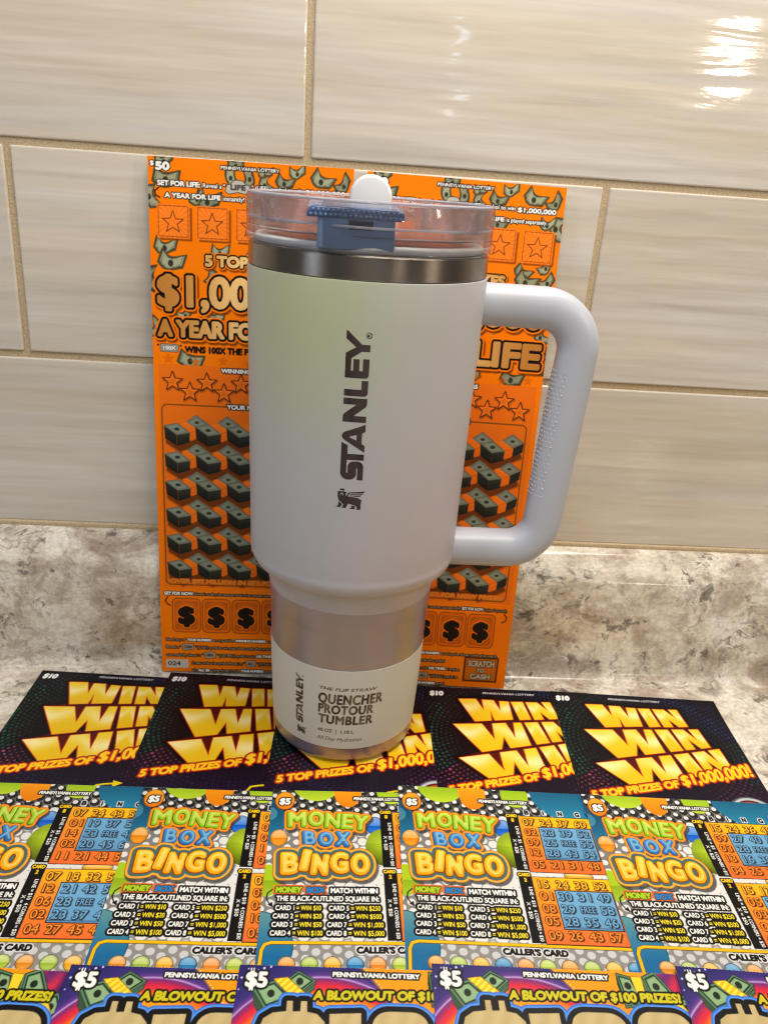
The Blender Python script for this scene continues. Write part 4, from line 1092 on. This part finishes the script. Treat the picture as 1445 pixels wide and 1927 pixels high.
# S with slits joined to the bar of T
LET.append(([(0, 0)] + qarc(6.0, 2.6, 2.6, -90, 0) + qarc(6.2, 3.8, 2.3, 0, 70, 5) + [(6.4, 6.15), (3.2, 6.15), (3.2, 6.65), (9.1, 6.65), (9.1, 0), (11.8, 0), (11.8, 6.5), (15.6, 6.5), (16.9, 9.0), (3.4, 9.0)] + qarc(3.2, 5.8, 3.2, 90, 180) + qarc(3.1, 5.7, 3.1, 180, 262, 6) + [(5.4, 2.75), (5.4, 2.3), (0, 2.3)], []))
LET.append(([(12.7, 0), (15.7, 0), (16.5, 1.2), (21.2, 1.2), (21.9, 0), (25.1, 0), (21.5, 7.9), (20.8, 8.75), (19.9, 9.0), (19.0, 8.9), (18.2, 8.3)], [[(17.9, 3.3), (20.5, 3.3), (19.5, 6.0), (19.2, 6.0)]]))
LET.append(([(25.9, 0), (28.6, 0), (28.6, 4.9), (32.6, .45), (33.6, 0), (36.2, 0), (36.2, 9), (33.5, 9), (33.5, 4.1), (29.4, 8.6), (28.5, 9), (25.9, 9)], []))
LET.append(([(38.6, 0), (43.7, 0), (43.7, 2.5), (39.9, 2.5), (39.9, 9), (37.1, 9)] + qarc(38.6, 1.5, 1.5, 180, 270, 5)[:-1], []))
LET.append(([(46.2, 0), (52.7, 0), (52.7, 2.4), (47.7, 2.4), (47.7, 3.7), (52.5, 3.7), (52.5, 6.0), (47.7, 6.0), (47.7, 6.8), (52.8, 6.8), (55.7, 3.1), (55.7, 0), (58.5, 0), (58.5, 3.0), (64, 8.7), (64, 9), (60.7, 9), (57.4, 5.2), (54.9, 9), (44.7, 9)] + qarc(46.2, 1.5, 1.5, 180, 270, 5)[:-1], []))
word = [([(.85 - t*1.09, 165.3 + s) for s, t in o_], [[(.85 - t*1.09, 165.3 + s) for s, t in h] for h in hs]) for o_, hs in LET]
ring_o = [(.2 + 1.25*math.cos(R(a)), 227.6 + 1.25*math.sin(R(a))) for a in range(0, 360, 18)]; ring_i = [(.2 + .98*math.cos(R(a)), 227.6 + .98*math.sin(R(a))) for a in range(0, 360, 18)]
word.append((ring_o, [ring_i])); word.append(([(.8, 227.0), (.8, 227.3), (.3, 227.3), (.3, 227.7), (.8, 228.0), (.8, 228.3), (-.1, 227.8), (-.5, 227.9), (-.6, 227.0)], []))
BX = lambda pts: [(-3.5 + (x-640)/70.7, 151.6 + (915-y)/70.7) for x, y in pts]
bear = [(BX([(205, 338), (290, 348), (400, 340), (482, 355), (475, 390), (458, 415), (470, 478), (530, 500), (800, 522), (880, 550), (940, 602), (972, 600), (945, 645), (930, 800), (947, 880), (915, 926), (790, 921), (832, 882), (790, 800), (640, 757), (550, 735), (500, 840), (470, 896), (325, 880), (385, 845), (390, 760), (330, 708), (240, 630), (212, 500), (216, 395)]),
         [BX([(290, 462), (300, 400), (340, 384), (380, 408), (386, 472), (360, 472), (352, 420), (322, 420), (314, 468)])]),
        (BX([(482, 490), (545, 366), (640, 350), (1045, 303), (1005, 370), (600, 392), (575, 402), (532, 492)]), []),
        (BX([(605, 418), (990, 400), (945, 440), (592, 445)]), []), (BX([(580, 467), (925, 466), (895, 497), (565, 484)]), []),
        (BX([(250, 678), (357, 762), (335, 830), (300, 880), (170, 862), (190, 838), (226, 838)]), []), (BX([(645, 788), (772, 815), (740, 916), (595, 906), (652, 860)]), []),
        (BX([(275, 312), (275, 235), (300, 268), (325, 240), (345, 268), (370, 240), (390, 268), (417, 240), (415, 318)]), [])]
m_eng = mat_steel('engraved_dark_steel', (.255, .205, .20), .42)
m_eng.node_tree.nodes['Principled BSDF'].inputs['Metallic'].default_value = .35
lo = link('lettering', wrap_polys(word, zb, .05, 'lettering'), m_eng, cup)
be = link('bear_emblem', wrap_polys(bear, zb, .05, 'bear_emblem'), m_eng, cup)

# paper sleeve on the base
LW = 188.0; LH = 48.6
cl = Canvas(LW, LH, .22, (.83, .825, .79))
cl.a += (nrng.rand(cl.ny, cl.nx, 1)-.5)*.02
UO = LW/2     # u=0 (towards the viewer) sits at canvas u = UO ; canvas v = 59.6 - z
zl = 59.8
foil = lambda U, V: np.array((.36, .30, .235)) + (.10*np.sin(U*.55+V*.25))[..., None]*np.array((1, .9, .75))
X = lambda u: UO+u
cl.text('THE FLIP STRAW', X(-14.3), X(15.2), zl-49.6, zl-47.6, foil, .10, shear=.22)
cl.text('QUENCHER', X(-14.5), X(18.8), zl-45.6, zl-39.4, foil, .30, track=.05, shear=.04); cl.text('PROTOUR', X(-14.4), X(14.4), zl-38.9, zl-33.2, foil, .30, track=.05, shear=.04); cl.text('TUMBLER', X(-14.3), X(14.4), zl-32.4, zl-26.7, foil, .30, track=.05, shear=.04)
cl.text('40 OZ  |  1.18 L', X(-14.4), X(4.6), zl-23.3, zl-21.2, foil, .08); cl.text('All Day Hydration', X(-14.8), X(9.4), zl-18.4, zl-16.0, (.33, .30, .26), .05, shear=.2)
f_sm = lambda pts, k=.47, u0=-23.0, z0=22.6, zb0=165.3: [(X(u0 + (x-.85)*k), zl-(z0 + (z-zb0)*k)) for x, z in pts]
def polyseg(loops): return np.concatenate([np.stack([np.array(l, float), np.roll(np.array(l, float), -1, 0)], 1) for l in loops])
for o_, hs in word: cl.shape(polyseg([f_sm(o_)] + [f_sm(h) for h in hs]), foil)
for o_, hs in bear: cl.shape(polyseg([f_sm(o_, .5, -21.6, 22.6)] + [f_sm(h, .5, -21.6, 22.6) for h in hs]), foil)
def rb(z): return np.interp(z, [12, 40, 66], [39.2, 40.4, 41.2])
ny, nx = cl.a.shape[:2]
zz = zl - np.arange(ny)*cl.res; aa = (np.arange(nx)*cl.res - UO)/40.0
A, Zz = np.meshgrid(aa, zz); Rr_ = rb(Zz) + .22
P = np.stack([Rr_*np.sin(A), -Rr_*np.cos(A), Zz], -1).reshape(-1, 3)*S
idx = np.arange(ny*nx).reshape(ny, nx); q = np.stack([idx[1:, :-1], idx[1:, 1:], idx[:-1, 1:], idx[:-1, :-1]], -1).reshape(-1, 4)
me = bpy.data.meshes.new('paper_sleeve'); me.vertices.add(len(P)); me.vertices.foreach_set('co', P.astype(np.float32).ravel())
me.loops.add(q.size); me.loops.foreach_set('vertex_index', q.ravel().astype(np.int32)); me.polygons.add(len(q)); me.polygons.foreach_set('loop_start', (np.arange(len(q))*4).astype(np.int32)); me.update(calc_edges=True)
at = me.attributes.new('print', 'FLOAT_COLOR', 'POINT'); Cc = np.ones((ny*nx, 4), np.float32); Cc[:, :3] = lin(np.clip(cl.a, 0, 1)).reshape(-1, 3); at.data.foreach_set('color', Cc.ravel())
slv = link('paper_sleeve', me, mat_print('printed_paper', .55), cup, True)
so = slv.modifiers.new('paper', 'SOLIDIFY'); so.thickness = .18*S; so.offset = -1

# lid: clear ring with floor, white gasket, blue flip cover, white spout
m_clear = mat_clear('clear_plastic', (.985, .98, .995))
lid = cup_part('lid', lathe_mesh('lid', [(53.6, 258.2), (54.1, 258.7), (54.3, 268.0), (54.25, 276.8), (53.7, 277.6), (52.6, 277.6), (51.9, 276.8), (51.4, 265.0), (49.5, 263.8), (0, 263.4), (0, 261.6), (49.2, 261.8), (50.8, 260.4), (51.2, 258.4)]), m_clear, ang=40)
m_edge = mat_clear('clear_plastic_edge', (.96, .96, .98))
for nd in m_edge.node_tree.nodes:
    if nd.type == 'MIX_SHADER' and abs(nd.inputs[0].default_value-.025) < 1e-4 and not nd.inputs[0].is_linked: nd.inputs[0].default_value = .38
cup_part('lid_edge', lathe_mesh('lid_edge', arc(53.1, 277.5, .75, 0, 360, 10)[:-1], 128, True), m_edge, lid)
cup_part('lid_edge', lathe_mesh('lid_edge', arc(52.6, 268.2, .5, 0, 360, 8)[:-1], 128, True), m_edge, lid)
cup_part('gasket', lathe_mesh('gasket', arc(49.0, 260.0, 1.7, 0, 360, 10)[:-1], 96, True), mat_plain('white_silicone', (.88, .88, .87), .5), lid)
# moulded finger wells left and right of the flip cover
def solid(pts2, y0, y1, bev=1.2, seg=3):
    bm = bmesh.new(); a = [bm.verts.new(Vector((x, y0, z))*S) for x, z in pts2]; fc = bm.faces.new(a)
    r = bmesh.ops.extrude_face_region(bm, geom=[fc]); bmesh.ops.translate(bm, verts=[e for e in r['geom'] if isinstance(e, bmesh.types.BMVert)], vec=(0, (y1-y0)*S, 0))
    bmesh.ops.recalc_face_normals(bm, faces=bm.faces[:])
    if bev: bmesh.ops.bevel(bm, geom=bm.edges[:], offset=bev*S, segments=seg, affect='EDGES', profile=.5)
    return bm
for sx in (-1, 1):
    v, f = [], []
    nn = 40; ring = []
    for (ra, rz, z) in ((15, 9.5, 275.8), (13.8, 8.4, 275.8), (12.4, 7.2, 268.2), (13.6, 8.2, 267.4)):
        ring.append([(sx*31.0 + ra*math.cos(2*math.pi*k/nn), -28 + rz*1.5*math.sin(2*math.pi*k/nn), z) for k in range(nn)])
    for rg in ring: v += [tuple(Vector(p)*S) for p in rg]
    for a in range(4):
        b_ = (a+1) % 4
        for k in range(nn): k2 = (k+1) % nn; f.append((a*nn+k, a*nn+k2, b_*nn+k2, b_*nn+k))
    me = pydata('finger_well', v, f); bm = bmesh.new(); bm.from_mesh(me); bmesh.ops.recalc_face_normals(bm, faces=bm.faces[:]); bm.to_mesh(me); bm.free()
    cup_part('finger_well', me, m_clear, lid)
m_blue = NT('blue_tinted_plastic'); m_blue.set(Base_Color=(.19, .30, .50, 1), Roughness=.06, Transmission_Weight=.35, IOR=1.46); m_blue = m_blue.m
m_navy = NT('navy_tinted_plastic'); m_navy.set(Base_Color=(.085, .15, .31, 1), Roughness=.09, Transmission_Weight=.25, IOR=1.5); m_navy = m_navy.m
XC = -7.6   # the flip cover sits a little left of the axis as seen from the camera
flip = cup_part('flip_cover', from_bm(solid([(XC-14.6, 259.4), (XC+15.8, 259.4), (XC+15.2, 271.9), (XC-14.4, 271.9)], -50.4, -12, 1.1, 4), 'flip_cover'), m_blue, lid)
cup_part('grip_lip', from_bm(solid([(XC-19.0, 270.9), (XC+19.0, 270.9), (XC+18.4, 274.2), (XC+16.0, 275.2), (XC-16.0, 275.2), (XC-18.4, 274.2)], -51.0, -36, 1.0, 4), 'grip_lip'), m_navy, flip)
kb = bmesh.new()
for r_i in range(2):
    for k in range(19):
        x = XC - 17.2 + k*1.91 + (.9 if r_i else 0)
        bmesh.ops.create_uvsphere(kb, u_segments=10, v_segments=6, radius=.6*S, matrix=Matrix.Translation(Vector((x, -50.95, 272.0 + 1.75*r_i))*S))
cup_part('knurl', from_bm(kb, 'knurl'), m_blue, flip)
cup_part('latch_slot', from_bm(solid([(XC-2.6, 267.0), (XC+7.0, 267.0), (XC+7.2, 270.7), (XC-2.8, 270.7)], -50.6, -47, .6), 'latch_slot'), mat_plain('dark_recess', (.05, .07, .12), .3), flip)
# spout: flat tongue with round top
sp = [(-9.2, 263.6), (9.2, 263.6), (9.4, 278.4)] + [(9.4*math.cos(R(a)), 278.4 + 9.2*math.sin(R(a))) for a in range(10, 171, 10)] + [(-9.4, 278.4)]
stw = cup_part('straw_spout', from_bm(solid([(x-.4, z) for x, z in sp], 1.0, 8.5, 1.6, 4), 'straw_spout'), mat_plain('white_plastic', (.90, .90, .90), .35), ang=50)
